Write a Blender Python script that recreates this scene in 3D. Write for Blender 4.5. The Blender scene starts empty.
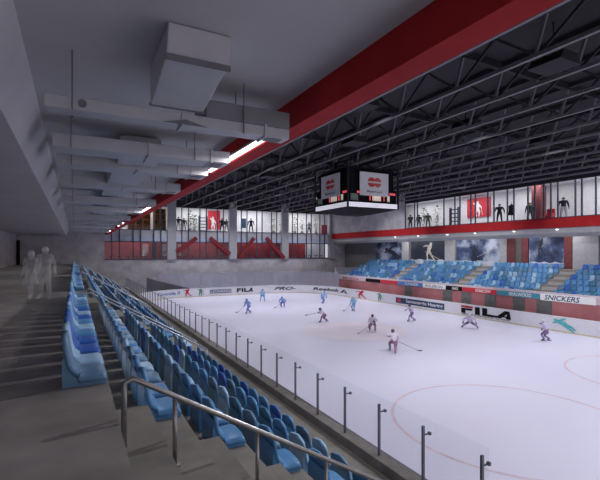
import bpy, bmesh, math, random
from mathutils import Vector, Matrix
random.seed(7)
S = bpy.context.scene
COL = S.collection
R = math.radians
E = 6.5                       # eye height above the ice
YAW = R(28); F = 424.0; HOR = 252.0

# ------------------------------------------------------------------ camera
cd = bpy.data.cameras.new('camera'); cam = bpy.data.objects.new('camera', cd); COL.objects.link(cam)
cd.sensor_fit = 'HORIZONTAL'; cd.sensor_width = 36; cd.lens = 36*F/600; cd.shift_y = 12/600
cd.clip_start = .05; cd.clip_end = 400
cam.location = (0, 0, E); cam.rotation_euler = (R(90), 0, -YAW)
S.camera = cam
def yx(px, X):  # distance along the hall of a sight line on a plane of constant X
    return X/math.tan(YAW+math.atan((px-300)/F))
def xy(px, Y):
    return Y*math.tan(YAW+math.atan((px-300)/F))
def project(x, y, z):
    d = x*math.sin(YAW)+y*math.cos(YAW); r = x*math.cos(YAW)-y*math.sin(YAW)
    return 300+F*r/d, HOR+F*(E-z)/d
def on_ice(px, py, h=0):
    d = F*(E-h)/(py-HOR); r = (px-300)/F*d
    return d*math.sin(YAW)+r*math.cos(YAW), d*math.cos(YAW)-r*math.sin(YAW)

# ------------------------------------------------------------------ materials
MATS = {}
def mat(name, c, rough=.6, metal=0, var=.12, scale=3, bump=0, emit=0, spec=.4, ecol=None, alpha=1):
    if name in MATS: return MATS[name]
    m = bpy.data.materials.new(name); m.use_nodes = True; MATS[name] = m
    nt = m.node_tree; N = nt.nodes; L = nt.links; b = N['Principled BSDF']
    b.inputs['Roughness'].default_value = rough; b.inputs['Metallic'].default_value = metal
    b.inputs['Specular IOR Level'].default_value = spec
    b.inputs['Alpha'].default_value = alpha
    tc = N.new('ShaderNodeTexCoord'); nz = N.new('ShaderNodeTexNoise')
    nz.inputs['Scale'].default_value = scale; nz.inputs['Detail'].default_value = 5
    L.new(tc.outputs['Object'], nz.inputs['Vector'])
    rp = N.new('ShaderNodeValToRGB'); rp.color_ramp.elements[0].position = .3; rp.color_ramp.elements[1].position = .7
    rp.color_ramp.elements[0].color = tuple(max(0, v*(1-var)) for v in c)+(1,)
    rp.color_ramp.elements[1].color = tuple(min(1, v*(1+var)) for v in c)+(1,)
    L.new(nz.outputs['Fac'], rp.inputs['Fac']); L.new(rp.outputs['Color'], b.inputs['Base Color'])
    if bump:
        bp = N.new('ShaderNodeBump'); bp.inputs['Strength'].default_value = bump; bp.inputs['Distance'].default_value = .02
        L.new(nz.outputs['Fac'], bp.inputs['Height']); L.new(bp.outputs['Normal'], b.inputs['Normal'])
    if emit:
        b.inputs['Emission Color'].default_value = tuple(ecol or c)+(1,); b.inputs['Emission Strength'].default_value = emit
    return m
def glass(name, tint, refl=.08, diff=0, dcol=(.6, .62, .7), rough=.05):
    m = bpy.data.materials.new(name); m.use_nodes = True; nt = m.node_tree; N = nt.nodes; L = nt.links
    N.remove(N['Principled BSDF']); out = N['Material Output']
    t = N.new('ShaderNodeBsdfTransparent'); t.inputs['Color'].default_value = tint+(1,)
    g = N.new('ShaderNodeBsdfGlossy'); g.inputs['Roughness'].default_value = rough; g.inputs['Color'].default_value = (.9, .92, 1, 1)
    mx = N.new('ShaderNodeMixShader'); mx.inputs[0].default_value = refl
    L.new(t.outputs[0], mx.inputs[1]); L.new(g.outputs[0], mx.inputs[2]); last = mx
    if diff:
        d = N.new('ShaderNodeBsdfDiffuse'); nz = N.new('ShaderNodeTexNoise'); nz.inputs['Scale'].default_value = .35
        rp = N.new('ShaderNodeValToRGB'); rp.color_ramp.elements[0].color = tuple(v*.8 for v in dcol)+(1,); rp.color_ramp.elements[1].color = dcol+(1,)
        tc = N.new('ShaderNodeTexCoord'); L.new(tc.outputs['Object'], nz.inputs['Vector'])
        L.new(nz.outputs['Fac'], rp.inputs['Fac']); L.new(rp.outputs['Color'], d.inputs['Color'])
        m2 = N.new('ShaderNodeMixShader'); m2.inputs[0].default_value = diff
        L.new(last.outputs[0], m2.inputs[1]); L.new(d.outputs[0], m2.inputs[2]); last = m2
    L.new(last.outputs[0], out.inputs['Surface']); MATS[name] = m
    return m
def sr(r, g, b):
    f = lambda v: (v/255/12.92) if v/255 <= .04045 else ((v/255+.055)/1.055)**2.4
    return (f(r), f(g), f(b))

CONC = mat('concrete', (.5, .48, .515), .8, var=.2, scale=.9, bump=.15)
CONCF = mat('concourse_concrete', (.27, .25, .24), .6, var=.28, scale=1.3, bump=.1)
PLAST = mat('ceiling_plaster', (.55, .54, .56), .85, var=.06, scale=.7)
STEP = mat('terrace_concrete', (.25, .235, .215), .75, var=.2, scale=2, bump=.1)
GREY = mat('grey_paint', (.4, .4, .43), .7, var=.08)
PALEW = mat('pale_wall', (.72, .72, .75), .7, var=.05)
BLUEW = mat('pale_blue_band', (.58, .64, .78), .6, var=.05)
RED = mat('red_paint', (.42, .022, .026), .75, var=.12, scale=1.2, spec=.15)
REDW = mat('red_wall', (.34, .03, .035), .6, var=.15, scale=.8)
PINKW = mat('rose_wall', (.42, .16, .17), .65, var=.18, scale=.6)
MAROON = mat('maroon_panel', (.16, .04, .045), .6, var=.15)
DARK = mat('dark_steel', (.025, .025, .03), .7, 0, var=.2, spec=.2)
CHORD = mat('chord_steel', (.15, .15, .165), .6, .1, var=.1)
WEB = mat('web_steel', (.06, .06, .065), .6, .1, var=.1)
DECK = mat('roof_deck', (.022, .022, .026), .9, 0, var=.25, scale=.3)
STEEL = mat('brushed_steel', (.35, .34, .34), .32, .9, var=.08, scale=20)
RAILW = mat('pale_rail', (.45, .5, .58), .4, .4, var=.08)
POST = mat('post_metal', (.17, .17, .2), .4, .6, var=.1)
DUCT = mat('duct_metal', (.52, .52, .56), .5, .1, var=.06, scale=2)
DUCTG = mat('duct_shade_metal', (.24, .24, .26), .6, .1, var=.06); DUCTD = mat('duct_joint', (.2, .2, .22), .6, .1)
WHITEB = mat('board_white', (.82, .81, .85), .35, var=.03)
YELLOW = mat('kick_yellow', (.68, .6, .42), .5, var=.1)
BLACK = mat('black_paint', (.01, .01, .012), .8, var=.1, spec=.1)
NAVY = mat('navy_paint', (.02, .05, .12), .5, var=.1)
TEAL = mat('teal_paint', (.06, .26, .36), .5, var=.1)
TEALL = mat('teal_figure', (.12, .52, .55), .5, var=.1)
SIGR = mat('sign_red', (.55, .03, .05), .5, var=.08)
GREEN = mat('figure_green', (.12, .32, .2), .5, var=.1)
WHITE = mat('white_paint', (.8, .8, .82), .5, var=.03)
BLUET = mat('blue_paint', (.08, .2, .5), .5, var=.08)
MULL = mat('mullion_metal', (.07, .085, .13), .45, .4, var=.1)
GREYD = mat('door_grey', (.13, .13, .13), .6, var=.2)
PARC = mat('parapet_cap', (.55, .48, .53), .6, var=.08)
STRIP = mat('lamp_white', (1, .97, .98), .5, emit=3.2, ecol=(1, .95, .97))
LEDW = mat('led_strip', (.8, .8, .9), .5, emit=.45, ecol=(.9, .9, 1))
LEDR = mat('led_red', (.8, .1, .12), .5, emit=.5, ecol=(1, .12, .15))
LEDC = mat('led_cream', (.9, .75, .6), .5, emit=.28, ecol=(1, .85, .72))
LEDG = mat('led_dim', (.1, .13, .12), .5, emit=.05, ecol=(.5, .7, .6))
DOWNL = mat('downlight_lens', (1, 1, 1), .5, emit=3, ecol=(1, .96, .92))
BANNER = mat('banner_white', (.78, .77, .8), .6, var=.02)
LOGOR = mat('logo_red', (.6, .05, .06), .5, var=.05)
LOGOO = mat('logo_rose', (.66, .12, .1), .5, var=.05)
GTEXT = mat('grey_text', (.16, .15, .17), .5, var=.05)
SCREEN = mat('dark_glass_reflection', (.075, .075, .085), .6, var=.25, scale=.5)  # reflected darkness of the corner glass, put into the colour
GLASSB = glass('balustrade_glass', (.98, .985, .985), .02)
GLASSW = glass('window_glass', (.93, .94, .96), .03)
GLASSE = glass('rink_glass', (.8, .82, .86), .1, .42, (.52, .52, .58))

# ice
ICE = bpy.data.materials.new('ice'); ICE.use_nodes = True
nt = ICE.node_tree; N = nt.nodes; L = nt.links; b = N['Principled BSDF']
b.inputs['Roughness'].default_value = .3; b.inputs['Specular IOR Level'].default_value = .25
tc = N.new('ShaderNodeTexCoord'); nz = N.new('ShaderNodeTexNoise'); nz.inputs['Scale'].default_value = .12; nz.inputs['Detail'].default_value = 6
rp = N.new('ShaderNodeValToRGB'); rp.color_ramp.elements[0].color = (.69, .68, .84, 1); rp.color_ramp.elements[1].color = (.755, .75, .89, 1)
L.new(tc.outputs['Object'], nz.inputs['Vector']); L.new(nz.outputs['Fac'], rp.inputs['Fac']); L.new(rp.outputs['Color'], b.inputs['Base Color'])
ICELINE = mat('ice_line_rose', (.68, .55, .63), .35, var=.12, scale=1.5)
ICEBLUE = mat('ice_line_faint', (.66, .62, .74), .35, var=.1)
ICEC = mat('ice_rose_tint', (.75, .69, .78), .35, var=.06, scale=.5)

# ------------------------------------------------------------------ mesh builder
class MB:
    def __init__(s): s.v = []; s.f = []; s.m = []
    def face(s, pts, mi=0):
        n = len(s.v); s.v += [tuple(p) for p in pts]; s.f.append(tuple(range(n, n+len(pts)))); s.m.append(mi); return s
    def box(s, x0, x1, y0, y1, z0, z1, mi=0, M=None):
        P = [Vector((x, y, z)) for z in (z0, z1) for y in (y0, y1) for x in (x0, x1)]
        if M is not None: P = [M @ p for p in P]
        n = len(s.v); s.v += [tuple(p) for p in P]
        for q in ((0, 2, 3, 1), (4, 5, 7, 6), (0, 1, 5, 4), (2, 6, 7, 3), (0, 4, 6, 2), (1, 3, 7, 5)):
            s.f.append(tuple(n+i for i in q)); s.m.append(mi)
        return s
    def prism(s, poly, ax, a, b2, mi=0):     # poly of 2D points extruded along axis ax from a to b2
        def p3(u, w, t):
            return {'x': (t, u, w), 'y': (u, t, w), 'z': (u, w, t)}[ax]
        n = len(s.v); k = len(poly)
        s.v += [p3(u, w, a) for u, w in poly]+[p3(u, w, b2) for u, w in poly]
        for i in range(k):
            j = (i+1) % k; s.f.append((n+i, n+j, n+k+j, n+k+i)); s.m.append(mi)
        s.f.append(tuple(range(n+k-1, n-1, -1))); s.f.append(tuple(range(n+k, n+2*k))); s.m += [mi, mi]
        return s
    def tube(s, pts, r, seg=8, mi=0, caps=True):
        pts = [Vector(p) for p in pts]; rs = r if isinstance(r, (list, tuple)) else [r]*len(pts)
        n = len(s.v); up = None
        for i, p in enumerate(pts):
            t = (pts[min(i+1, len(pts)-1)]-pts[max(i-1, 0)]).normalized()
            if up is None:
                up = Vector((0, 0, 1)) if abs(t.z) < .9 else Vector((1, 0, 0))
            a = t.cross(up); a = a.normalized() if a.length > 1e-6 else Vector((1, 0, 0)); c = a.cross(t).normalized(); up = c
            for k in range(seg):
                w = 2*math.pi*k/seg
                s.v.append(tuple(p+(a*math.cos(w)+c*math.sin(w))*rs[i]))
        for i in range(len(pts)-1):
            for k in range(seg):
                k2 = (k+1) % seg
                s.f.append((n+i*seg+k, n+i*seg+k2, n+(i+1)*seg+k2, n+(i+1)*seg+k)); s.m.append(mi)
        if caps:
            s.f.append(tuple(n+k for k in range(seg))); s.f.append(tuple(n+(len(pts)-1)*seg+k for k in range(seg-1, -1, -1))); s.m += [mi, mi]
        return s
    def bar(s, a, b2, w, h=None, mi=0):       # square bar between two points
        a = Vector(a); b2 = Vector(b2); h = h or w; t = (b2-a).normalized()
        u = Vector((0, 0, 1)) if abs(t.z) < .95 else Vector((1, 0, 0))
        x = t.cross(u).normalized(); y = x.cross(t)
        n = len(s.v)
        for p in (a, b2):
            for i, j in ((-1, -1), (1, -1), (1, 1), (-1, 1)): s.v.append(tuple(p+x*i*w/2+y*j*h/2))
        for q in ((0, 1, 5, 4), (1, 2, 6, 5), (2, 3, 7, 6), (3, 0, 4, 7), (3, 2, 1, 0), (4, 5, 6, 7)):
            s.f.append(tuple(n+i for i in q)); s.m.append(mi)
        return s
    def ball(s, c, r, mi=0, sx=1, sy=1, sz=1, seg=10, rings=7, M=None):
        n = len(s.v)
        for i in range(rings+1):
            t = math.pi*i/rings
            for k in range(seg):
                w = 2*math.pi*k/seg
                p = Vector((r*sx*math.sin(t)*math.cos(w), r*sy*math.sin(t)*math.sin(w), r*sz*math.cos(t)))
                if M is not None: p = M @ p
                s.v.append(tuple(Vector(c)+p))
        for i in range(rings):
            for k in range(seg):
                k2 = (k+1) % seg
                s.f.append((n+i*seg+k, n+(i+1)*seg+k, n+(i+1)*seg+k2, n+i*seg+k2)); s.m.append(mi)
        return s
    def mesh(s, name, mats, smooth=False, bevel=0):
        me = bpy.data.meshes.new(name); me.from_pydata(s.v, [], s.f)
        for m in (mats if isinstance(mats, (list, tuple)) else [mats]): me.materials.append(m)
        me.polygons.foreach_set('material_index', s.m)
        bm = bmesh.new(); bm.from_mesh(me); bmesh.ops.remove_doubles(bm, verts=bm.verts, dist=1e-5)
        bmesh.ops.recalc_face_normals(bm, faces=bm.faces)
        if bevel: bmesh.ops.bevel(bm, geom=list(bm.edges), offset=bevel, segments=2, affect='EDGES', profile=.6)
        bm.to_mesh(me); bm.free()
        if smooth: me.polygons.foreach_set('use_smooth', [True]*len(me.polygons))
        me.update(); return me
    def build(s, name, mats, parent=None, smooth=False, loc=None, bevel=0):
        return link(name, s.mesh(name, mats, smooth, bevel), parent, loc)
def link(name, data, parent=None, loc=None, rz=0):
    o = bpy.data.objects.new(name, data); COL.objects.link(o)
    if parent is not None: o.parent = parent
    if loc is not None: o.location = loc
    if rz: o.rotation_euler = (0, 0, rz)
    return o
def tag(o, label=None, cat=None, group=None, kind=None):
    if label: o['label'] = label
    if cat: o['category'] = cat
    if group: o['group'] = group
    if kind: o['kind'] = kind
    return o
def thing(name, label, cat, loc=(0, 0, 0), rz=0, group=None):
    return tag(link(name, None, None, loc, rz), label, cat, group)
def struct(name, mb, m, bevel=0):
    o = mb.build(name, m, bevel=bevel); o['kind'] = 'structure'; return o
def copy_tree(o, parent=None):
    c = o.copy(); COL.objects.link(c); c.parent = parent
    for ch in list(o.children): copy_tree(ch, c)
    return c
def text_polys(txt, shear=0, space=1.0):
    cu = bpy.data.curves.new('t', 'FONT'); cu.body = txt; cu.size = 1; cu.shear = shear; cu.space_character = space; cu.resolution_u = 3; cu.offset = .02
    o = bpy.data.objects.new('t', cu); COL.objects.link(o)
    dg = bpy.context.evaluated_depsgraph_get(); me = bpy.data.meshes.new_from_object(o.evaluated_get(dg))
    v = [tuple(p.co) for p in me.vertices]; f = [tuple(p.vertices) for p in me.polygons]
    bpy.data.objects.remove(o); bpy.data.meshes.remove(me)
    xs = [p[0] for p in v]; ys = [p[1] for p in v]; x0, x1, y0, y1 = min(xs), max(xs), min(ys), max(ys)
    return [((p[0]-x0)/(x1-x0), (p[1]-y0)/(y1-y0)) for p in v], f
def lay(name, txt, fn, m, parent, shear=0, space=1.0):  # lettering laid on a surface by fn(u,v)->3D
    v, f = text_polys(txt, shear, space)
    mb = MB(); mb.v = [tuple(fn(u, w)) for u, w in v]; mb.f = f; mb.m = [0]*len(f)
    me = bpy.data.meshes.new(name); me.from_pydata(mb.v, [], mb.f); me.materials.append(m); me.update()
    return link(name, me, parent)

# ================================================================== SETTING
YN, YF = -6.0, 64.0
XR = 40.4
struct('floor_ice', MB().box(6.0, 35.2, YN, 61.3, -.1, 0), ICE)
struct('floor_rink_surround', MB().box(-6.5, 46, YN, YF, -.3, -.1), STEP)
# terrace (left), concourse
tp = [(-6.5, 4.9), (.37, 4.9)]
for k in range(1, 7):
    xk = .37+.9*(k-1); tp += []
struct('floor_concourse', MB().box(-6.5, .37, YN, YF, 4.6, 4.9), CONCF)
tb = MB(); poly = [(.37, 4.6)]
for k in range(1, 7):
    xk = .37+.9*(k-1); zk = 4.9-.57*k if k < 6 else 1.75; poly += [(xk, zk), (xk+(.9 if k < 6 else .95), zk)]
poly[0] = (.37, 4.33-.0); poly = poly[1:]
poly += [(5.82, .9), (.37, .9)]
struct('floor_terrace', tb.prism(poly, 'y', YN, YF), STEP)
struct('kerb', MB().box(5.82, 6.12, YN, 62, 1.3, 1.98), mat('kerb_concrete', (.2, .18, .17), .8, var=.2), bevel=.01)
struct('wall_stand_front', MB().box(5.9, 6.1, YN, 62, -.1, 1.3), CONC)
# left side
struct('wall_left', MB().box(-6.7, -6.5, YN, YF, 4.9, 9.6), CONC)
struct('ceiling', MB().box(-6.5, 3.7, YN, YF, 9.43, 9.6), PLAST)
struct('ceiling_bulkhead', MB().prism([(-6.5, 8.7), (-1.0, 8.7), (-.63, 9.43), (-6.5, 9.43)], 'y', YN, YF), PLAST)
struct('beam_red', MB().box(3.7, 4.12, YN, YF, 8.9, 9.5), RED)
struct('wall_above_beam', MB().box(3.9, 4.12, YN, YF, 9.5, 14.6), DARK)
struct('roof_slab', MB().box(3.9, 46, YN, YF, 14.6, 14.8), DECK)
# far wall
cols_px = (171.5, 232.5, 284.5, 331.5); CX = [xy(p, YF) for p in cols_px]; X0 = xy(104.5, YF)
struct('wall_far_lower', MB().box(X0, XR+6, YF, YF+.3, -.1, 5.4), CONC)
struct('wall_far_left', MB().box(-6.7, X0, YF, YF+.3, 4.6, 14.6), CONC)
struct('wall_far_stand_side', MB().box(-6.7, X0, YF, YF+.3, -.1, 4.6), CONC)
struct('wall_far_lintel', MB().box(X0, XR, YF, YF+.3, 13.15, 14.6), DARK)
struct('wall_far_right', MB().box(XR, 46, YF, YF+.3, 5.4, 14.6), CONC)
struct('slab_gallery', MB().box(X0, XR, YF+.12, YF+4.5, 8.75, 9.65), PALEW)
struct('trim_blue_band', MB().box(X0, XR, YF+.05, YF+.4, 8.02, 8.75), BLUEW)
for c in CX: struct('pillar', MB().box(c-.62, c+.62, YF-.35, YF+.3, 5.4 if c < 40 else 5.4, 14.6), GREY)
struct('wall_gallery_back', MB().box(X0, XR+6, YF+4.3, YF+4.5, 9.65, 14.6), PALEW)
struct('wall_lounge_back', MB().box(X0, CX[2]+5.4, YF+2.6, YF+2.8, 5.2, 8.75), REDW)
struct('wall_lounge_pale', MB().box(CX[2]+5.4, XR, YF+2.6, YF+2.8, 5.2, 8.75), PALEW)
struct('floor_lounge', MB().box(X0, XR, YF+.3, YF+2.8, 5.2, 5.4), GREY)
struct('ceiling_gallery', MB().box(X0, XR+6, YF+.3, YF+4.5, 13.6, 13.8), PALEW)
struct('door_1', MB().box(-6.48, -6.1, YF-.06, YF, 4.9, 8.0), BLACK)
# far windows
edges = [X0]+CX
wn = 1
def win(name, mbs, mulls, glassbox):
    o = struct(name, glassbox, GLASSW)
    for m in mulls: m.build('mullion', MULL, o)
    return o
for i in range(4):
    a = edges[i]+(.62 if i else 0); b2 = edges[i+1]-.62
    mu = []
    n = 3; w = (b2-a)/n
    for k in range(n):
        for q in (.32, .68):
            x = a+w*(k+q); mu.append(MB().box(x-.07, x+.07, YF-.12, YF+.02, 5.4, 13.15))
    mu.append(MB().box(a, b2, YF-.1, YF+.02, 7.9, 8.02)); mu.append(MB().box(a, b2, YF-.1, YF+.02, 5.4, 5.52))
    mu.append(MB().box(a, b2, YF-.1, YF+.02, 9.62, 9.72))
    win('window_%d' % wn, None, mu, MB().box(a, b2, YF+.02, YF+.04, 9.7, 13.15)); wn += 1
    win('window_%d' % wn, None, [], MB().box(a, b2, YF+.02, YF+.04, 5.4, 8.02)); wn += 1
# red diagonal braces in front of the middle bays
def brace(p0, p1, lab):
    o = MB().bar((p0[0], YF-.46, p0[1]), (p1[0], YF-.46, p1[1]), .22, .6).build('diagonal_brace', mat('brace_maroon', (.2, .018, .025), .7))
    tag(o, lab, 'brace')
def zf(px, py):
    x = xy(px, YF); d = x*math.sin(YAW)+YF*math.cos(YAW); return x, E+(HOR-py)*d/F
brace(zf(176, 252), zf(196, 238), 'red diagonal steel brace leaning right in the window bay of the two dark shoppers')
brace(zf(209, 238), zf(229, 254), 'red diagonal steel brace leaning left in the window bay of the two dark shoppers')
brace(zf(239, 258), zf(253, 238), 'red diagonal steel brace leaning right in the second bay from the corner')
brace(zf(265, 238), zf(283, 258), 'red diagonal steel brace leaning left in the second bay from the corner')

# right side: stand, balcony, gallery
BX = 36.5
st = []
zz = 2.1
poly = [(BX, -.1), (BX, 2.1)]
for k in range(6):
    x0 = BX+.9+.95*k; poly += [(x0, 2.1+.45*k), (x0, 2.1+.45*(k+1))]
poly += [(43.2, 2.1+.45*6), (43.2, -.1)]
SY0, SY1 = 8.0, 56.6
struct('floor_grandstand', MB().prism(poly, 'y', SY0, SY1), STEP)
struct('wall_stand_end', MB().box(BX, 43.2, SY1, SY1+.25, -.1, 4.0), CONC)
struct('wall_red_rinkside', MB().box(BX-.2, BX-.02, SY0, 60.5, -.1, 2.32), PINKW)
struct('wall_red_return', MB().box(33.2, BX-.2, 60.35, 60.5+1.6, -.1, 2.3), PINKW)
struct('slab_parapet_cap', MB().box(BX-.2, BX+.35, SY0, 60.5, 2.78, 2.98), PARC)
struct('wall_parapet', MB().box(BX-.18, BX+.1, SY0, 60.5, 2.32, 2.78), PARC)
struct('wall_right_back', MB().box(43.2, 43.4, SY0, YF, -.1, 8.8), mat('posters_wall', (.19, .19, .2), .7, var=.15))
struct('slab_balcony', MB().box(XR+.02, 46, SY0, YF, 8.85, 9.66), GREY)
struct('beam_red_balcony', MB().box(XR-.15, XR+.02, SY0, YF-.35, 8.8, 9.72), RED)
struct('beam_soffit', MB().prism([(XR+.1, 8.85), (XR+.1, 8.3), (XR+.55, 7.95), (XR+.9, 7.95), (XR+.9, 8.85)], 'y', SY0, YF), GREY)
struct('wall_right_upper', MB().box(XR-.05, XR+.2, yx(405, XR), YF-.35, 9.72, 14.6), CONC)
struct('wall_right_lintel', MB().box(XR-.05, XR+.2, SY0, yx(405, XR), 13.15, 14.6), DARK)
struct('wall_shop_back', MB().box(45.0, 45.2, SY0, YF+4.5, 9.66, 14.6), PALEW)
struct('ceiling_shop', MB().box(XR+.2, 45, SY0, YF, 13.6, 13.8), PALEW)
mu = []
for p in (405.5, 414.7, 417.6, 444, 455, 460, 471, 475.5, 488, 494, 507.5, 514, 528, 535, 544, 551, 558, 575.5, 582, 596, 604):
    y = yx(p, XR); mu.append(MB().box(XR-.08, XR+.06, y-.055, y+.055, 9.72, 13.15))
mu.append(MB().box(XR-.08, XR+.06, SY0, yx(405, XR), 9.72, 9.8))
win('window_%d' % wn, None, mu, MB().box(XR, XR+.02, SY0, yx(405, XR), 9.8, 13.15))
# downlights along the soffit
for p in (395, 418, 447, 475, 514, 557):
    y = yx(p, XR)
    o = thing('downlight', 'small round white downlight at the top of the balcony soffit', 'light', (XR+.02, y, 8.72), group='downlights under the red balcony edge')
    MB().tube([(0, 0, .02), (0, 0, -.05)], .16, 12).build('lamp_ring', GREY, o); MB().ball((-.02, 0, -.06), .12, sz=.6).build('lens', DOWNL, o, True)
# wall columns and panels between posters (right)
def wpx(p): return yx(p, 43.2)
def panel(p0, p1, m, z0=4.8, z1=8.8, t=.25):
    return MB().box(43.2-t, 43.2, wpx(p1), wpx(p0), z0, z1)
for p0, p1 in ((403, 410), (446, 456), (501, 508), (574, 600)):
    struct('pillar', panel(p0, p1, GREY), GREY)
for p0, p1 in ((508, 516), (522.5, 529), (565, 573)):
    struct('trim_maroon', panel(p0, p1, MAROON, t=.2), MAROON)
struct('door_2', panel(516, 522.5, GREYD, t=.1), GREYD)
# doors in the red rink-side wall
dn = 3
for p0, p1 in ((405, 412), (443, 452.5), (461.5, 471), (485, 496), (513, 525), (536.5, 552)):
    struct('door_%d' % dn, MB().box(BX-.24, BX-.2, yx(p1, BX-.2), yx(p0, BX-.2), 0, 2.28), GREYD); dn += 1
o = MB().box(30.6, 31.3, 61.9, 62.6, -.1, 2.6).build('gate_cabinet', GREYD, bevel=.03)
tag(o, 'dark grey upright cabinet behind the far boards beside the red wall', 'cabinet')
MB().box(30.68, 31.22, 61.86, 61.9, .3, 2.5).build('door', mat('cabinet_door', (.1, .11, .12), .5), o)

# ------------------------------------------------------------------ rink boards
RX0, RX1, RYF, RC = 6.4, 34.8, 61.0, 8.0
def path_build():
    P = []
    y = YN
    while y < RYF-RC: P.append((RX0, y)); y += .5
    for k in range(33):
        t = math.pi-math.pi/2*k/32; P.append((RX0+RC+RC*math.cos(t), RYF-RC+RC*math.sin(t)))
    x = RX0+RC+.5
    while x < RX1-RC: P.append((x, RYF)); x += .5
    for k in range(33):
        t = math.pi/2-math.pi/2*k/32; P.append((RX1-RC+RC*math.cos(t), RYF-RC+RC*math.sin(t)))
    y = RYF-RC-.5
    while y > YN: P.append((RX1, y)); y -= .5
    return P
PATH = path_build(); CUM = [0]
for i in range(1, len(PATH)): CUM.append(CUM[-1]+math.dist(PATH[i], PATH[i-1]))
def at_s(s, off=0):          # off > 0: toward the rink
    s = max(0, min(CUM[-1]-1e-6, s)); lo, hi = 0, len(CUM)-1
    while hi-lo > 1:
        m = (lo+hi)//2
        if CUM[m] <= s: lo = m
        else: hi = m
    t = (s-CUM[lo])/(CUM[hi]-CUM[lo]); a, b2 = Vector(PATH[lo]), Vector(PATH[hi]); p = a.lerp(b2, t); d = (b2-a).normalized()
    n = Vector((d.y, -d.x)); q = p+n*off
    return q.x, q.y
def s_px(px):                # arc length where the boards' inner face crosses a picture column (far half)
    best = None
    s = 30.0
    while s < CUM[-1]-4:
        x, y = at_s(s); q = project(x, y, .8)[0]
        if s > 60 and (best is None or abs(q-px) < best[0]): best = (abs(q-px), s)
        s += .05
    return best[1]
def ribbon(offs, z0, z1, s0, s1, step=.5):
    mb = MB(); n = max(2, int((s1-s0)/step)); pr = None
    for i in range(n+1):
        s = s0+(s1-s0)*i/n; a = at_s(s, offs[0]); b2 = at_s(s, offs[1])
        q = [(a[0], a[1], z0), (b2[0], b2[1], z0), (b2[0], b2[1], z1), (a[0], a[1], z1)]
        if pr is None: mb.face(q)
        else:
            for k in range(4): mb.face([pr[k], pr[(k+1) % 4], q[(k+1) % 4], q[k]])
        pr = q
    mb.face(pr); return mb
bd = thing('rink_boards', 'long white rink boards carrying adverts around the ice', 'boards', (0, 0, 0))
ribbon((-.12, 0), 0, 1.2, 0, CUM[-1]).build('board_wall', WHITEB, bd)
ribbon((.0, .012), .0, .13, 0, CUM[-1]).build('kick_strip', YELLOW, bd)
ribbon((-.15, .03), 1.2, 1.25, 0, CUM[-1]).build('top_rail', WHITE, bd)
def boardfn(s0, s1, z0, z1, off=.03):
    def fn(u, w):
        x, y = at_s(s0+(s1-s0)*u, off); return (x, y, z0+(z1-z0)*w)
    return fn
def board_text(txt, p0, p1, z0, z1, m, shear=0, parent=None, off=.03, space=1.0):
    return lay('lettering', txt, boardfn(s_px(p0), s_px(p1), z0, z1, off), m, parent or bd, shear, space)
def board_panel(p0, p1, z0, z1, m):
    return ribbon((.003, .02), z0, z1, s_px(p0), s_px(p1)).build('advert_panel', m, bd)
def strokes(lines, wid):
    F2 = []
    for (x0, y0, x1, y1, w0, w1) in lines:
        dx, dy = x1-x0, y1-y0; l = math.hypot(dx, dy); nx, ny = -dy/l, dx/l
        F2.append([(x0+nx*w0, y0+ny*w0), (x0-nx*w0, y0-ny*w0), (x1-nx*w1, y1-ny*w1), (x1+nx*w1, y1+ny*w1)])
        for (cx, cy, w) in ((x0, y0, w0), (x1, y1, w1)):
            F2.append([(cx+w*math.cos(t*math.pi/4), cy+w*math.sin(t*math.pi/4)) for t in range(8)])
    return F2
FIG = strokes([(.42, .62, .55, .85, .13, .15), (.62, .98, .62, 1.0, .1, .1), (.5, .85, .2, .9, .07, .05), (.2, .9, .0, .84, .045, .03),
               (.42, .6, .62, .36, .1, .08), (.62, .36, .85, .08, .07, .05), (.85, .06, .95, .04, .045, .04), (.42, .6, .3, .34, .1, .07), (.3, .34, .36, .05, .06, .05), (.36, .04, .24, .03, .04, .03)], 0)
FIG2 = strokes([(.5, .55, .48, .82, .16, .17), (.5, .98, .5, .99, .1, .1), (.4, .85, .15, .95, .07, .05), (.62, .82, .85, .62, .07, .05),
                (.48, .55, .34, .3, .1, .08), (.34, .3, .4, .04, .07, .05), (.55, .55, .68, .3, .1, .08), (.68, .3, .62, .04, .07, .05), (.85, .62, .95, .1, .025, .02)], 0)
FIG3 = strokes([(.3, .68, .52, .55, .14, .13), (.14, .78, .15, .77, .1, .1), (.3, .75, .05, .55, .06, .05), (.35, .8, .55, .95, .06, .04), (.55, .52, .8, .4, .1, .07), (.8, .4, .97, .2, .06, .04),
                (.52, .5, .72, .25, .1, .07), (.72, .25, .9, .05, .06, .04)], 0)
def figure(polys, fn, m, parent, name='player_silhouette'):
    mb = MB()
    O = Vector(fn(0, 0)); nn = (Vector(fn(1, 0))-O).cross(Vector(fn(0, 1))-O).normalized()
    for i, p in enumerate(polys):
        mb.face([Vector(fn(u, w))+nn*.0012*i for u, w in p])
    me = bpy.data.meshes.new(name); me.from_pydata(mb.v, [], mb.f); me.materials.append(m); me.update()
    return link(name, me, parent)
board_text('Coronella Я', 158, 180, .5, .95, BLUET)
tag(figure(FIG, boardfn(s_px(183), s_px(192), .18, 1.15), SIGR, bd), 'red player silhouette')
tag(figure(FIG2, boardfn(s_px(197), s_px(204), .18, 1.15), GREEN, bd), 'green player silhouette')
pn = board_panel(210, 231.5, .42, .95, NAVY)
board_text('LEONARDIS', 211, 231, .5, .87, WHITE, parent=pn)
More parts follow.
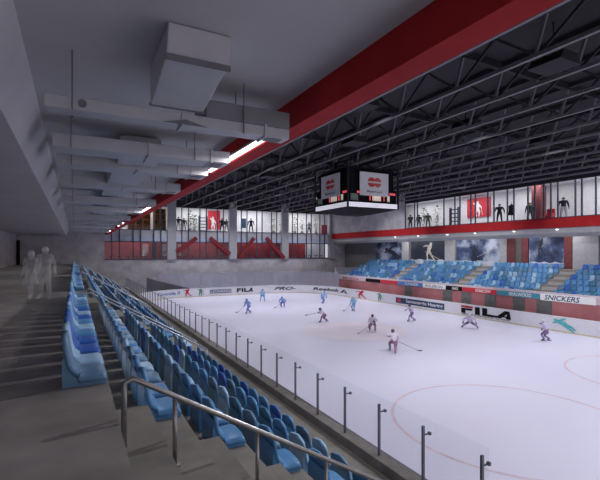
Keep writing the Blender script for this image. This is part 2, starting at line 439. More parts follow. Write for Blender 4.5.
figure([[(0, 0), (.095, 0), (.095, 1), (0, 1)], [(.095, .4), (.24, .4), (.24, .64), (.095, .64)], [(.095, .76), (.26, .76), (.26, 1), (.095, 1)], [(.3, 0), (.4, 0), (.4, 1), (.3, 1)], [(.45, 0), (.74, 0), (.74, .26), (.55, .26), (.55, 1), (.45, 1)], [(.7, 0), (.81, 0), (.93, .62), (.93, .98), (.88, .98)], [(.93, .98), (.93, .62), (.9, 0), (1, 0), (.97, .98)], [(.8, .18), (.92, .18), (.92, .34), (.8, .34)]], boardfn(s_px(237), s_px(252.5), .42, 1.02), BLACK, bd, 'lettering')
board_text('PRO-', 274, 296, .5, .98, BLACK, .4)
board_text('Reebok', 313, 339, .52, .98, BLACK, .2)
fn = boardfn(s_px(340.5), s_px(347.5), .5, .98)
figure([[(0, 0), (.3, 0), (.55, .65), (.45, .95)], [(.45, .95), (.55, .65), (.75, .25), (.6, .25), (.62, 0), (1, 0), (.55, 1)]], fn, BLACK, bd, 'logo')
tag(figure(FIG, boardfn(s_px(356), s_px(367), .2, 1.15), SIGR, bd), 'red player silhouette')
tag(figure(FIG2, boardfn(s_px(376.5), s_px(383), .2, 1.15), GREEN, bd), 'green player silhouette')
pn = board_panel(396, 444.5, .3, .98, NAVY)
board_text('Sennenergie Haering', 406, 443, .38, .88, WHITE, parent=pn)
figure([[(0, 0), (1, 0), (1, 1), (0, 1)]], boardfn(s_px(397.5), s_px(401), .45, .9), SIGR, pn, 'logo')
# large two-tone letters
def rect(a, b2, c, d): return [(a, c), (b2, c), (b2, d), (a, d)]
BOLD = [rect(0, .095, 0, .66), rect(.095, .24, .4, .66), rect(.3, .4, 0, 1), rect(.45, .55, 0, 1), rect(.55, .74, 0, .26),
        [(.7, 0), (.81, 0), (.93, .62), (.93, .98), (.88, .98)], [(.93, .98), (.93, .62), (.9, 0), (1, 0), (.97, .98)], rect(.8, .92, .18, .34)]
fn = boardfn(s_px(461.5), s_px(511.5), .36, 1.1)
ft = figure(BOLD[0:2], fn, BLACK, bd, 'letter'); figure(BOLD[2:3], fn, BLACK, bd, 'letter'); figure(BOLD[3:5], fn, BLACK, bd, 'letter'); figure(BOLD[5:], fn, BLACK, bd, 'letter')
figure([rect(0, .26, .74, 1)], boardfn(s_px(461.5), s_px(511.5), .36, 1.1, .034), SIGR, ft, 'red_bar')
board_text('SPORTSWEAR LUGA', 462, 511, .2, .33, GTEXT)
tag(figure(FIG3, boardfn(s_px(553), s_px(576), .1, 1.18), TEALL, bd), 'teal diving player silhouette')

# end glass with posts
sa, sb = s_px(158), s_px(338)
eg = thing('protective_glass', 'tall pale safety glass standing on the far end boards', 'glass', (0, 0, 0))
n = 18; ds = (sb-sa)/n
for k in range(n):
    ribbon((-.115, -.1), 1.0, 3.45, sa+ds*k+.02, sa+ds*(k+1)-.02, .6).build('glass_panel', GLASSE, eg)
for k in range(n+1):
    x, y = at_s(sa+ds*k, -.16); MB().box(x-.02, x+.02, y-.02, y+.02, -.1, 3.48).build('glass_post', GREY, eg)
# dark reflection in the corner glass, built as a sloping opaque panel
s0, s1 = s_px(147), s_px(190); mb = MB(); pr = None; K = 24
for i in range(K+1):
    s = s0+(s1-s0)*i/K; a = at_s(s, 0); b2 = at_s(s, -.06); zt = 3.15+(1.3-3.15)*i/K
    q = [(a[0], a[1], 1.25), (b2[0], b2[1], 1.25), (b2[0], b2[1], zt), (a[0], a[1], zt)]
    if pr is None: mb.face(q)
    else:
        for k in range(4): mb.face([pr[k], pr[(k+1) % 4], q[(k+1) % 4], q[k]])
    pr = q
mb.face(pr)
tag(mb.build('corner_glass_reflection', SCREEN), 'dark reflection in corner glass, built as a sloping grey panel on the rink boards', 'glass reflection')

# ice markings
def ring(name, cx, cy, r, w, m, lab, cat='ice marking', seg=64):
    mb = MB()
    for k in range(seg):
        a, b2 = 2*math.pi*k/seg, 2*math.pi*(k+1)/seg
        mb.face([(cx+r*math.cos(a), cy+r*math.sin(a), .004), (cx+r*math.cos(b2), cy+r*math.sin(b2), .004),
                 (cx+(r-w)*math.cos(b2), cy+(r-w)*math.sin(b2), .004), (cx+(r-w)*math.cos(a), cy+(r-w)*math.sin(a), .004)])
    o = mb.build(name, m); o['kind'] = 'structure'; return o
ring('floor_marking', 14.8, 10.6, 4.5, .13, ICELINE, '')
ring('floor_marking', 27.2, 10.6, 4.5, .13, ICELINE, '')
ring('floor_marking', 20.6, 29, 4.5, .1, ICEC, '')
o = MB().tube([(20.6, 29, .001), (20.6, 29, .0032)], 4.3, 48).build('floor_marking', ICEC); o['kind'] = 'structure'

# ------------------------------------------------------------------ adverts on the right parapet
def banner(p0, p1, bg, txt, tm, lab, shear=0, t0=.06, t1=.94, z0=2.34, z1=2.8):
    X = BX-.22; y0, y1 = yx(p0, X), yx(p1, X)
    o = MB().box(X-.03, X+.01, y1, y0, z0, z1).build('advert_banner', bg); tag(o, lab, 'banner', None)
    if txt:
        fn = lambda u, w: (X-.036, y0+(y1-y0)*(t0+(t1-t0)*u), z0+.07+(z1-z0-.14)*w)
        lay('lettering', txt, fn, tm, o, shear)
    return o
banner(540.5, 596, WHITE, 'SNICKERS', NAVY, 'white banner with dark slanted capitals on the right stand parapet', .25, .08, .74, 2.28, 2.86)
banner(497, 540, TEAL, 'REALWOOD', WHITE, 'teal banner with white lettering beside the white slanted capitals banner', .1, .3, .82)
banner(462.5, 496.5, SIGR, 'STARCOW', WHITE, 'red banner with white lettering beside the teal banner on the parapet', .15, .4, .85)
banner(446, 462, BLACK, 'HAX', WHITE, 'black banner with small white lettering beside the red parapet banner', 0, .4, .8)
banner(423, 445.5, WHITE, 'POLERON', GTEXT, 'white banner with grey slanted lettering beside the small black banner', .3, .1, .9)
banner(398, 422.5, BLUET, 'CASMER', WHITE, 'blue banner with pale lettering between white and dark parapet banners', 0, .3, .85)
banner(381, 397.5, SIGR, '', None, 'plain red banner at far part of the parapet beside the blue banner')
banner(366, 380.5, BLACK, '', None, 'plain black banner on the far end of the right stand parapet')
banner(338, 365.5, PARC, 'MODA', SIGR, 'pale rose banner with red letters at far end of the parapet', 0, .2, .8)

# posters on the back wall of the right stand
def poster_mat(name, seed, c0, c1, c2):
    m = bpy.data.materials.new(name); m.use_nodes = True; nt = m.node_tree; N = nt.nodes; L = nt.links; b = N['Principled BSDF']
    b.inputs['Roughness'].default_value = .5
    tc = N.new('ShaderNodeTexCoord'); mp = N.new('ShaderNodeMapping'); mp.inputs['Location'].default_value = (seed, seed*2, seed)
    nz = N.new('ShaderNodeTexNoise'); nz.inputs['Scale'].default_value = .55; nz.inputs['Detail'].default_value = 4
    rp = N.new('ShaderNodeValToRGB'); e = rp.color_ramp.elements; e[0].position = .34; e[0].color = c0+(1,); e[1].position = .62; e[1].color = c2+(1,)
    q = e.new(.48); q.color = c1+(1,)
    L.new(tc.outputs['Object'], mp.inputs['Vector']); L.new(mp.outputs[0], nz.inputs['Vector']); L.new(nz.outputs['Fac'], rp.inputs['Fac']); L.new(rp.outputs['Color'], b.inputs['Base Color'])
    return m
PD = (.012, .018, .05); PM = (.05, .08, .18); PL = (.45, .5, .62)
PFIG = mat('poster_figure', (.025, .03, .05), .5, var=.4); PICE = mat('poster_ice', (.5, .54, .64), .5, var=.25, scale=1.2); PSK = mat('poster_pale', (.5, .47, .42), .5, var=.3, scale=3)
def poster(p0, p1, z0, z1, lab, figs, seed, ice=True, pm=None):
    X = 43.18; y0, y1 = wpx(p0), wpx(p1)
    o = MB().box(X-.06, X, y1, y0, z0, z1).build('wall_poster', poster_mat('poster_picture_%d' % seed, seed, *(pm or (PD, PM, PL)))); tag(o, lab, 'poster')
    def fn(u, w, off=.065): return (X-off, y0+(y1-y0)*u, z0+(z1-z0)*w)
    if ice:
        pts = [(i/12, .17+.025*math.sin(i*1.7+seed)) for i in range(13)]
        figure([[(0, 0), (1, 0)]+pts[::-1]], lambda u, w: fn(u, w, .063), PICE, o, 'picture_ice')
    for polys, u0, u1, w0, w1, m in figs:
        figure(polys, lambda u, w: fn(u0+(u1-u0)*u, w0+(w1-w0)*w, .068), m, o, 'picture_player')
STK = strokes([(0, 0, 1, 1, .02, .02)], 0)
poster(376, 402.5, 4.85, 8.3, 'dark blue poster of a skater bent low on pale glow, furthest poster', [(FIG3, .35, .95, .1, .75, PFIG)], 1, False)
poster(411.5, 445, 4.85, 8.3, 'black poster of a pale player reaching with a stick above white ice', [(FIG, .4, .75, .15, .8, PSK), (STK, .45, .95, .5, .12, PSK)], 2, True, (PD, (.015, .02, .035), (.04, .05, .08)))
poster(457, 500, 4.85, 8.3, 'blue hazy poster of a crouching goalkeeper, between two grey pillars of the right stand', [(FIG2, .3, .58, .12, .68, PFIG), (STK, .5, .95, .3, .65, PSK)], 3)
poster(529.5, 565, 4.85, 8.3, 'dark poster of a player swinging a stick high, between maroon wall strips', [(FIG, .2, .5, .35, .85, PFIG), (STK, .35, .7, .6, .98, PSK)], 5)

# ------------------------------------------------------------------ roof trusses
TY = [-5+3.4*k for k in range(21)]
tr_lab = 'dark steel lattice roof truss running the length of the hall under the roof deck'
ch_b = MB().box(-.07, .07, TY[0], TY[-1], 0, .14).mesh('bottom_chord', CHORD)
ch_t = MB().box(-.08, .08, TY[0], TY[-1], 1.3, 1.46).mesh('top_chord', DARK)
vert = MB().bar((0, .35, .1), (0, -.05, 1.34), .1).mesh('web_strut', CHORD)
diag = MB().bar((0, .35, .1), (0, 1.9, 1.34), .09).mesh('web_diagonal', WEB)
diag2 = MB().bar((0, 1.9, 1.34), (0, 3.6, .1), .09).mesh('web_diagonal', DARK)
for k in range(15):
    X = 6.6+2.4*k
    if X > 40: break
    t = thing('roof_truss', tr_lab, 'truss', (X, 0, 13.08), group='lattice trusses over the rink')
    link('bottom_chord', ch_b, t); link('top_chord', ch_t, t)
    for j, y in enumerate(TY[:-1]):
        link('web_strut', vert, t, (0, y, 0))
        link('web_diagonal', diag, t, (0, y, 0)); link('web_diagonal', diag2, t, (0, y, 0))
for k in range(10):
    y = -1.6+6.8*k
    struct('beam_cross', MB().box(4.15, XR-.1, y-.1, y+.1, 14.3, 14.58), DARK)
# lamps hung among the trusses (real floodlights lighting the rink)
LP = [(x, y) for x in (11.4, 18.6, 25.8, 33.0) for y in (3, 17, 31, 45, 58.5)]
lhouse = MB().prism([(-.6, 0), (.6, 0), (.35, .35), (-.35, .35)], 'y', -.6, .6).mesh('lamp_housing', DARK)
lrod = MB().tube([(0, 0, .35), (0, 0, 1.0)], .03, 6).mesh('hanger', DARK)
for x, y in LP:
    t = thing('floodlight', 'added dark boxed floodlight between the roof trusses, turned on the left stand', 'light', (x+1.2, y, 13.6), group='floodlights among the roof trusses')
    link('lamp_housing', lhouse, t); link('hanger', lrod, t)
    l = bpy.data.lights.new('rink_lamp', 'AREA'); l.shape = 'SQUARE'; l.size = 1.1; l.energy = 318; l.color = (.93, .925, 1); l.spread = R(122)
    lo = bpy.data.objects.new('rink_lamp', l); COL.objects.link(lo); lo.location = (x+1.2, y, 13.57)

lrod2 = MB().tube([(0, 0, .35), (0, 0, 1.6)], .03, 6).mesh('hanger', DARK)
# added unseen floodlights, brightening the left seats and striping the floor
for y in (9, 21, 34, 47):
    t = thing('floodlight', 'added dark boxed floodlight between the roof trusses, turned on the left stand', 'light', (14.9, y, 13.0), group='floodlights among the roof trusses')
    link('lamp_housing', lhouse, t); link('hanger', lrod2, t)
    l = bpy.data.lights.new('added_stand_lamp', 'SPOT'); l.energy = 3200 if y < 10 else 4800; l.spot_size = R(56); l.spot_blend = .5; l.shadow_soft_size = .12; l.color = (.97, .96, 1)
    lo = bpy.data.objects.new('added_stand_lamp', l); COL.objects.link(lo); lo.location = (14.8, y, 12.93)
    lo.rotation_euler = (Vector((-.5, y, 4.9))-Vector(lo.location)).to_track_quat('-Z', 'Y').to_euler()

# extra unseen floodlights, added only to brighten the right stand
for y in (20, 33, 46):
    t = thing('floodlight', 'added dark boxed floodlight between the roof trusses, turned on the left stand', 'light', (26.8, y, 13.0), group='floodlights among the roof trusses')
    link('lamp_housing', lhouse, t); link('hanger', lrod2, t)
    l = bpy.data.lights.new('added_stand_lamp', 'SPOT'); l.energy = 3600; l.spot_size = R(62); l.spot_blend = .6; l.shadow_soft_size = .15; l.color = (.97, .96, 1)
    lo = bpy.data.objects.new('added_stand_lamp', l); COL.objects.link(lo); lo.location = (26.8, y, 12.93)
    lo.rotation_euler = (Vector((40, y, 5.0))-Vector(lo.location)).to_track_quat('-Z', 'Y').to_euler()

# ------------------------------------------------------------------ ducts under the concourse ceiling
def duct(y, w, z0, z1, x0, x1, lab):
    o = thing('air_duct', lab, 'duct', (0, y, z0))
    MB().box(x0, x1, 0, w, 0, z1-z0).build('duct_body', DUCT, o, bevel=.015)
    MB().box(x1-.5, x1-.46, -.025, w+.025, -.025, z1-z0+.025).build('flange', DUCT, o)
    MB().box((x0+x1)/2-.02, (x0+x1)/2+.02, -.025, w+.025, -.025, z1-z0+.025).build('flange', DUCT, o)
    MB().box(x1-.42, x1-.12, w*.2, w*.8, -.012, .002).build('grille', DUCTD, o)
    for x in (x0+.35, x1-.9):
        for yy in (-.03, w+.03): MB().tube([(x, yy, -.02), (x, yy, 9.43-z0)], .012, 6).build('hanger_rod', DUCTD, o)
    return o
dl = [(7.0, .36, 8.58, 8.76), (10.4, .8, 8.76, 9.05), (12.4, .8, 8.76, 9.0), (16.1, .9, 8.76, 9.05), (21.5, 1.0, 8.76, 9.05), (26, 1, 8.76, 9.05), (32, 1, 8.76, 9.05), (38, 1, 8.76, 9.05), (45, 1, 8.76, 9.05), (53, 1, 8.76, 9.05)]
names = ['nearest broad', 'second', 'third', 'fourth', 'fifth', 'sixth', 'seventh', 'eighth', 'ninth', 'tenth']
for i, (y, w, z0, z1) in enumerate(dl):
    d = duct(y, w, z0, z1, -.42 if i else -.38, 3.5, '%s grey sheet metal cross duct from the camera, hung under the concourse ceiling' % names[i])
    if i == 0:
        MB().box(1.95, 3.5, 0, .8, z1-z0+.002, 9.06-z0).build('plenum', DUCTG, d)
        MB().tube([(.1, -.002, .1), (.1, -.02, .1)], .06, 14).build('round_vent', DUCTD, d)
        MB().prism([(1.25, .0), (1.95, 0), (1.6, .08)], 'y', -.03, .0).build('bracket', DUCTD, d)
        MB().prism([(5.52-y, 9.42-z0), (5.64-y, 9.06-z0), (6.98-y, 8.8-z0), (6.98-y, 9.42-z0)], 'x', 1.05, 1.88).build('hood', DUCT, d, bevel=.02)
        MB().box(1.03, 1.9, 5.6-y, 5.65-y, 8.99-z0, 9.06-z0).build('hood_rim', DUCTD, d)
        MB().box(1.03, 1.9, 6.93-y, 6.97-y, 8.79-z0, 8.83-z0).build('hood_rim', DUCTD, d)
sp = thing('spine_duct', 'wide grey main duct running along the concourse ceiling above the cross ducts', 'duct', (0, 0, 0))
MB().prism([(11.3, 9.09), (56, 9.09), (56, 9.4), (11.3, 9.4)], 'x', 1.1, 1.85).build('duct_body', DUCT, sp)
for y0, y1 in ((11.25, 12.36), (13.25, 16.05), (17.1, 19.5)):
    MB().box(.98, 1.97, y0, y1, 8.86, 9.36).build('duct_joint', DUCT, sp, bevel=.02)
for y0, y1, lab in ((8.05, 12.7, 'white strip light on the red beam edge between the nearest ducts'), (22.8, 28, 'short white strip light on the red beam edge further along'), (38.5, 43.5, 'added small white strip light on the red beam edge, third from the camera'), (53.5, 58.5, 'added tiny white strip light at the far wall end of the red beam')):  # third and fourth strips are added, unseen, to brighten the far concourse
    o = thing('strip_light', lab, 'light', (3.62, y0, 8.93))
    MB().box(-.02, .06, 0, y1-y0, 0, .07).build('diffuser', STRIP, o); MB().box(-.03, .07, 0, y1-y0, .07, .12).build('housing', GREY, o)

# ------------------------------------------------------------------ scoreboard
sx0, sy0, sw = 18.1, 26.4, 4.85
sc = thing('scoreboard', 'black four sided scoreboard with white banners hanging over centre ice', 'scoreboard', (sx0+sw/2, sy0+sw/2, 0))
h = sw/2
MB().box(-h+.25, h-.25, -h+.25, h-.25, 10.3, 13.0).build('housing', BLACK, sc)
mb = MB(); b0 = [(-h, -h), (h, -h), (h, h), (-h, h)]; q = h*.35; b1 = [(-q, -q), (q, -q), (q, q), (-q, q)]
for i in range(4):
    j = (i+1) % 4; mb.face([b0[i]+(9.9,), b0[j]+(9.9,), b1[j]+(9.52,), b1[i]+(9.52,)])
mb.face([p+(9.52,) for p in b1]); mb.face([p+(9.9,) for p in b0])
mb.build('underside', BLACK, sc)
MB().box(-h, h, -h, h, 9.9, 9.94).build('frame', BLACK, sc)
MB().box(-h, h, -h, h, 10.3, 10.36).build('frame', BLACK, sc)
for a in (-1, 1):
    for b2 in (-1, 1):
        MB().box(a*h-.06, a*h+.06, b2*h-.06, b2*h+.06, 9.9, 13.0).build('corner_post', DARK, sc)
        MB().tube([(a*1.5, b2*1.5, 13), (a*1.5, b2*1.5, 14.6)], .04, 6).build('suspension_cable', DARK, sc)
for fi in range(4):
    M = Matrix.Rotation(fi*math.pi/2, 4, 'Z')
    def fb(x0, x1, z0, z1, y0, y1, name, m, par=sc):
        mb = MB().box(x0, x1, y0, y1, z0, z1, 0, M); return mb.build(name, m, par)
    fb(-h+.08, h-.08, 9.94, 10.3, -h-.02, -h+.1, 'light_strip', LEDW)
    fb(-h+.1, h-.1, 10.36, 11.4, -h+.12, -h+.24, 'display_panel', BLACK)
    for x0, x1, m in ((-2.1, -1.45, LEDG), (-.05, .75, LEDC), (1.42, 1.62, LEDC)):
        d = fb(x0, x1, 10.5, 10.95, -h+.05, -h+.14, 'digit_display', m)
        fb(x0-.05, x1+.05, 10.44, 10.5, -h+.04, -h+.14, 'display_frame', GTEXT, d)
    for x0, x1 in ((-1.5, -1.1), (1.65, 2.2)): fb(x0, x1, 11.02, 11.18, -h+.05, -h+.13, 'red_lamp_bar', LEDR)
    for x in (-.32, 1.05): fb(x, x+.06, 10.5, 10.95, -h+.05, -h+.13, 'red_lamp_bar', LEDR)
    bn = fb(-1.35, 1.4, 10.85, 12.65, -h-.06, -h-.02, 'banner', BANNER)
    def bf(u, w, e=.07): return M @ Vector((-1.35+2.75*u, -h-e, 10.85+1.8*w))
    def disc(cx, cz, r, lo=None, up=None, n=20):
        return [(cx+r*.66*math.cos(2*math.pi*k/n), min(up, max(lo, cz+r*math.sin(2*math.pi*k/n)))) for k in range(n)]
    for cx, m, e in ((.395, LOGOR, .066), (.605, LOGOO, .07)):
        figure([disc(cx, .58, .21, .62, 2), disc(cx, .58, .21, -1, .54)], lambda u, w: bf(u, w, e), m, bn, 'logo')
    lay('lettering', 'MasterCard', lambda u, w: bf(.24+.52*u, .13+.11*w, .072), GTEXT, bn)

# ------------------------------------------------------------------ left stand seats
def seat_meshes(m, tagn):
    W = .295
    # pan: shallow dish, profile from front to rear
    def loft(prof, thick, wf, name, under=None):
        mb = MB(); NY = 8; rows = []
        for i, (x, z) in enumerate(prof):
            t = i/(len(prof)-1); w = wf(t); top = []; bot = []
            a = prof[max(i-1, 0)]; c = prof[min(i+1, len(prof)-1)]; dx, dz = c[0]-a[0], c[1]-a[1]; l = math.hypot(dx, dz); nx, nz = -dz/l, dx/l
            for k in range(NY+1):
                v = -1+2*k/NY; lift = .035*v**4
                px_, pz = x+nx*lift, z+nz*lift
                top.append((px_, v*w, pz)); bot.append((px_-nx*thick, v*w, pz-nz*thick if under is None else under))
            rows.append(top+bot[::-1])
        n = len(rows[0])
        for i in range(len(rows)-1):
            for k in range(n):
                k2 = (k+1) % n; mb.face([rows[i][k], rows[i][k2], rows[i+1][k2], rows[i+1][k]])
        for r in (rows[0], rows[-1]):
            for k in range(NY): mb.face([r[k], r[k+1], r[n-2-k], r[n-1-k]])
        return mb
    back = [(.17, .15), (.11, .2), (.075, .28), (.055, .38), (.04, .48), (.03, .56), (.022, .60), (.02, .625)]
    pan = [(.475, .115), (.44, .135), (.36, .135), (.27, .13), (.2, .137), (.17, .15)]
    bw = lambda t: W*(1 if t < .45 else math.sqrt(max(.02, 1-((t-.45)/.56)**2.6)))
    bk = loft(back, .045, bw, 'b').mesh('backrest_'+tagn, m, True)
    pn = loft(pan, .045, lambda t: W, 'p', .045).mesh('seat_pan_'+tagn, m, True)
    mb = MB(); prof = [(.0, 0), (.47, 0), (.465, .055), (.2, .06), (.13, .12), (.06, .26), (.02, .42), (.0, .3)]
    mb.prism([(x, z) for x, z in prof], 'y', -W+.012, W-.012)
    ba = mb.mesh('seat_base_'+tagn, m)
    full = bpy.data.meshes.new('seat_whole_'+tagn); bm = bmesh.new()
    for q in (bk, pn, ba): bm.from_mesh(q)
    bm.to_mesh(full); bm.free(); full.materials.append(m)
    return pn, bk, ba, full
SEATC = {'slate blue': sr(98, 136, 170), 'pale blue': sr(158, 195, 226), 'royal blue': sr(56, 104, 190), 'mid blue': sr(88, 146, 198), 'teal blue': sr(66, 124, 160)}
SM = {k: seat_meshes(mat('plastic_'+k.replace(' ', '_'), v, .38, var=.05, scale=6), k.replace(' ', '_')) for k, v in SEATC.items()}
CW = ['slate blue', 'pale blue', 'royal blue', 'mid blue', 'mid blue', 'teal blue', 'slate blue']
PITCH = .725
blocks = [(5.65, 16, 'nearest block'), (19.75, 17, 'middle block'), (34.3, 17, 'third block')]
rowname = ['top row beside the walkway', 'second row below walkway', 'third row below walkway', 'fourth row below walkway', 'fifth row below walkway', 'lowest row by glass balustrade']
first_cols = ['slate blue', 'pale blue', 'royal blue', 'royal blue', 'mid blue', 'pale blue', 'mid blue', 'royal blue', 'pale blue']
def seat(x, y, z, col, lab, grp, detail, name='stadium_seat', cat='stadium seat', rz=0):
    pn, bk, ba, full = SM[col]
    if detail:
        o = thing(name, lab, cat, (x, y, z), rz, grp)
        link('seat_pan', pn, o); link('backrest', bk, o); link('seat_base', ba, o)
    else:
        o = tag(link(name, full, None, (x, y, z), rz), lab, cat, grp)
    return o
for bi, (y0, n, bl) in enumerate(blocks):
    for k in range(6):
        for j in range(n):
            col = random.choice(CW)
            if bi == 0 and k == 0 and j < len(first_cols): col = first_cols[j]
            lab = '%s seat of the %s in the left stand %s' % (col, rowname[k], bl); g = '%s seats, %s, block %d' % (col, rowname[k], bi+1)
            if bi == 0 and j == 0:
                lab = '%s seat at the near handrail end of the %s' % (col, rowname[k]); g = None
            seat(-.13+.9*k, y0+.31+PITCH*j, 4.9-.57*k, col, lab, g, bi < 2)
# farthest block of the left stand: one mass
bm = bmesh.new(); far_m = list(SEATC)
fm = bpy.data.meshes.new('far_seats')
for k in range(6):
    for j in range(17):
        ci = random.randrange(5); src = SM[far_m[ci]][3]; nf = len(bm.faces); nv = len(bm.verts)
        bm.from_mesh(src); bm.verts.ensure_lookup_table(); bm.faces.ensure_lookup_table()
        bmesh.ops.translate(bm, verts=bm.verts[nv:], vec=(-.13+.9*k, 49.1+PITCH*j, 4.9-.57*k))
        for f in bm.faces[nf:]: f.material_index = ci
bm.to_mesh(fm); bm.free()
for c in far_m: fm.materials.append(MATS['plastic_'+c.replace(' ', '_')])
tag(link('stadium_seats_far', fm), 'mass of blue seats in the furthest block of the left stand by the far wall', 'seats', None, 'stuff')

# aisle steps and handrails
def aisle(y0, y1, rails, lab, railm, hgt, post_lab):
    mb = MB()
    for k in range(6):
        x = .37+.9*k; zb = max(1.75, 4.9-.57*(k+1)); mb.box(x, x+.43, y0, y1, zb, (zb+4.9-.57*k)/2)
    o = mb.build('stair_slab', STEP); o['kind'] = 'structure'
    for yr, lb in rails:
        t = thing('stair_handrail', lb, 'handrail', (0, yr, 0))
        r = .028
        xs = [.42+.9*k for k in range(6)]
        top = [(.42, 0, 4.9+hgt-.12), (.43, 0, 4.9+hgt-.03), (.5, 0, 4.9+hgt)]
        zt = lambda x: 4.9+hgt-.585*(x-.5)
        top += [(x, 0, zt(x)) for x in (.62, 1.0, 2, 3, 4, 4.9)]
        MB().tube([(.42, 0, 4.33)]+top, r, 10).build('rail_tube', railm, t, True)
        for k in range(6):
            for x in ((.9+.9*k),) if k < 5 else (4.9,):
                fl = max(1.75, 4.9-.57*(1+max(0, int((x-.37)/.9))))
                MB().tube([(x, 0, fl), (x, 0, zt(x)-.01)], r*.85, 8).build('rail_post', railm, t, True)
                MB().tube([(x, 0, fl), (x, 0, fl+.015)], r*2.2, 10).build('base_flange', railm, t)
aisle(2.7, 5.5, [(4.4, 'bent grey steel tube handrail at the near stair beside the first seats')], '', STEEL, .37, '')
aisle(17.45, 19.6, [(17.5, 'pale slim handrail on near side of the middle stair aisle'), (19.45, 'pale slim handrail on far side of the middle stair aisle')], '', RAILW, .1, '')
aisle(32.25, 34.1, [(32.3, 'pale slim handrail on near side of the second stair aisle beyond'), (34.0, 'pale slim handrail on far side of the second stair aisle beyond')], '', RAILW, .2, '')
aisle(47.0, 48.9, [(47.1, 'pale slim handrail at the farthest stair aisle of the left stand')], '', RAILW, .35, '')

# glass balustrade along the stand edge
ba = thing('glass_balustrade', 'long glass balustrade on dark posts along the stand edge', 'balustrade', (5.98, 0, 1.98))
pm = MB().box(-.025, .025, -.022, .022, 0, 1.14).mesh('balustrade_post', POST)
cm = MB().box(.02, .16, -.012, .012, .95, .975).box(.14, .19, -.03, .03, .935, .99).mesh('clamp', POST)
gm = MB().box(.16, .172, .004, 1.345, -.1, 1.22).mesh('glass_pane', GLASSB)
for k in range(-2, 40):
    y = 7.5+1.349*(k)
    p = link('balustrade_post', pm, ba, (0, y, 0)); link('clamp', cm, p)
    link('glass_pane', gm, ba, (0, y, 0))
MB().box(.1, .24, 4.5, 60.5, -.12, -.02).build('base_rail', POST, ba)

# ------------------------------------------------------------------ right stand seats
rblocks = [(17.2, 11, 'nearest block'), (24.7, 15, 'second block'), (34.4, 18, 'third block'), (45.5, 20, '')]
rrow = ['front row', 'second row', 'third row', 'fourth row', 'fifth row', 'back row']
CR = ['mid blue', 'mid blue', 'mid blue', 'slate blue', 'pale blue', 'royal blue', 'mid blue', 'teal blue']
fm = bpy.data.meshes.new('far_grandstand_seats'); bm = bmesh.new()
for bi, (y0, n, bl) in enumerate(rblocks):
    for k in range(6):
        for j in range(n):
            col = random.choice(CR); p = (BX+.9+.95*k+.6, y0+.26+.53*j, 2.1+.45*(k+1))
            if bi < 3:
                o = seat(*p, col, '%s seat in the %s of the right stand, %s' % (col, rrow[k], bl),
                     '%s seats, %s, right stand %s' % (col, rrow[k], bl), False, 'grandstand_seat', 'grandstand seat', math.pi)
                o.scale = (.9, .76, .86)
            else:
                nf, nv = len(bm.faces), len(bm.verts); bm.from_mesh(SM[col][3]); bm.verts.ensure_lookup_table(); bm.faces.ensure_lookup_table()
                bmesh.ops.transform(bm, verts=bm.verts[nv:], matrix=Matrix.Translation(p) @ Matrix.Rotation(math.pi, 4, 'Z') @ Matrix.Diagonal((.9, .76, .86, 1)))
                for f in bm.faces[nf:]: f.material_index = far_m.index(col)
bm.to_mesh(fm); bm.free()
for c in far_m: fm.materials.append(MATS['plastic_'+c.replace(' ', '_')])
tag(link('grandstand_seats_far', fm), 'mass of blue seats in the furthest block of the right stand', 'seats', None, 'stuff')
for y0, y1 in ((23.1, 24.6), (32.75, 34.3), (43.9, 45.4)):
    mb = MB()
    for k in range(6):
        x = BX+.9+.95*k; mb.box(x-.45, x, y0, y1, 2.1+.45*k, 2.1+.45*k+.225)
        mb.box(x, x+.5, y0, y1, 2.1+.45*(k+1), 2.1+.45*(k+1)+.03)
    o = mb.build('stair_slab', mat('stair_pale', (.42, .4, .4), .75, var=.12)); o['kind'] = 'structure'

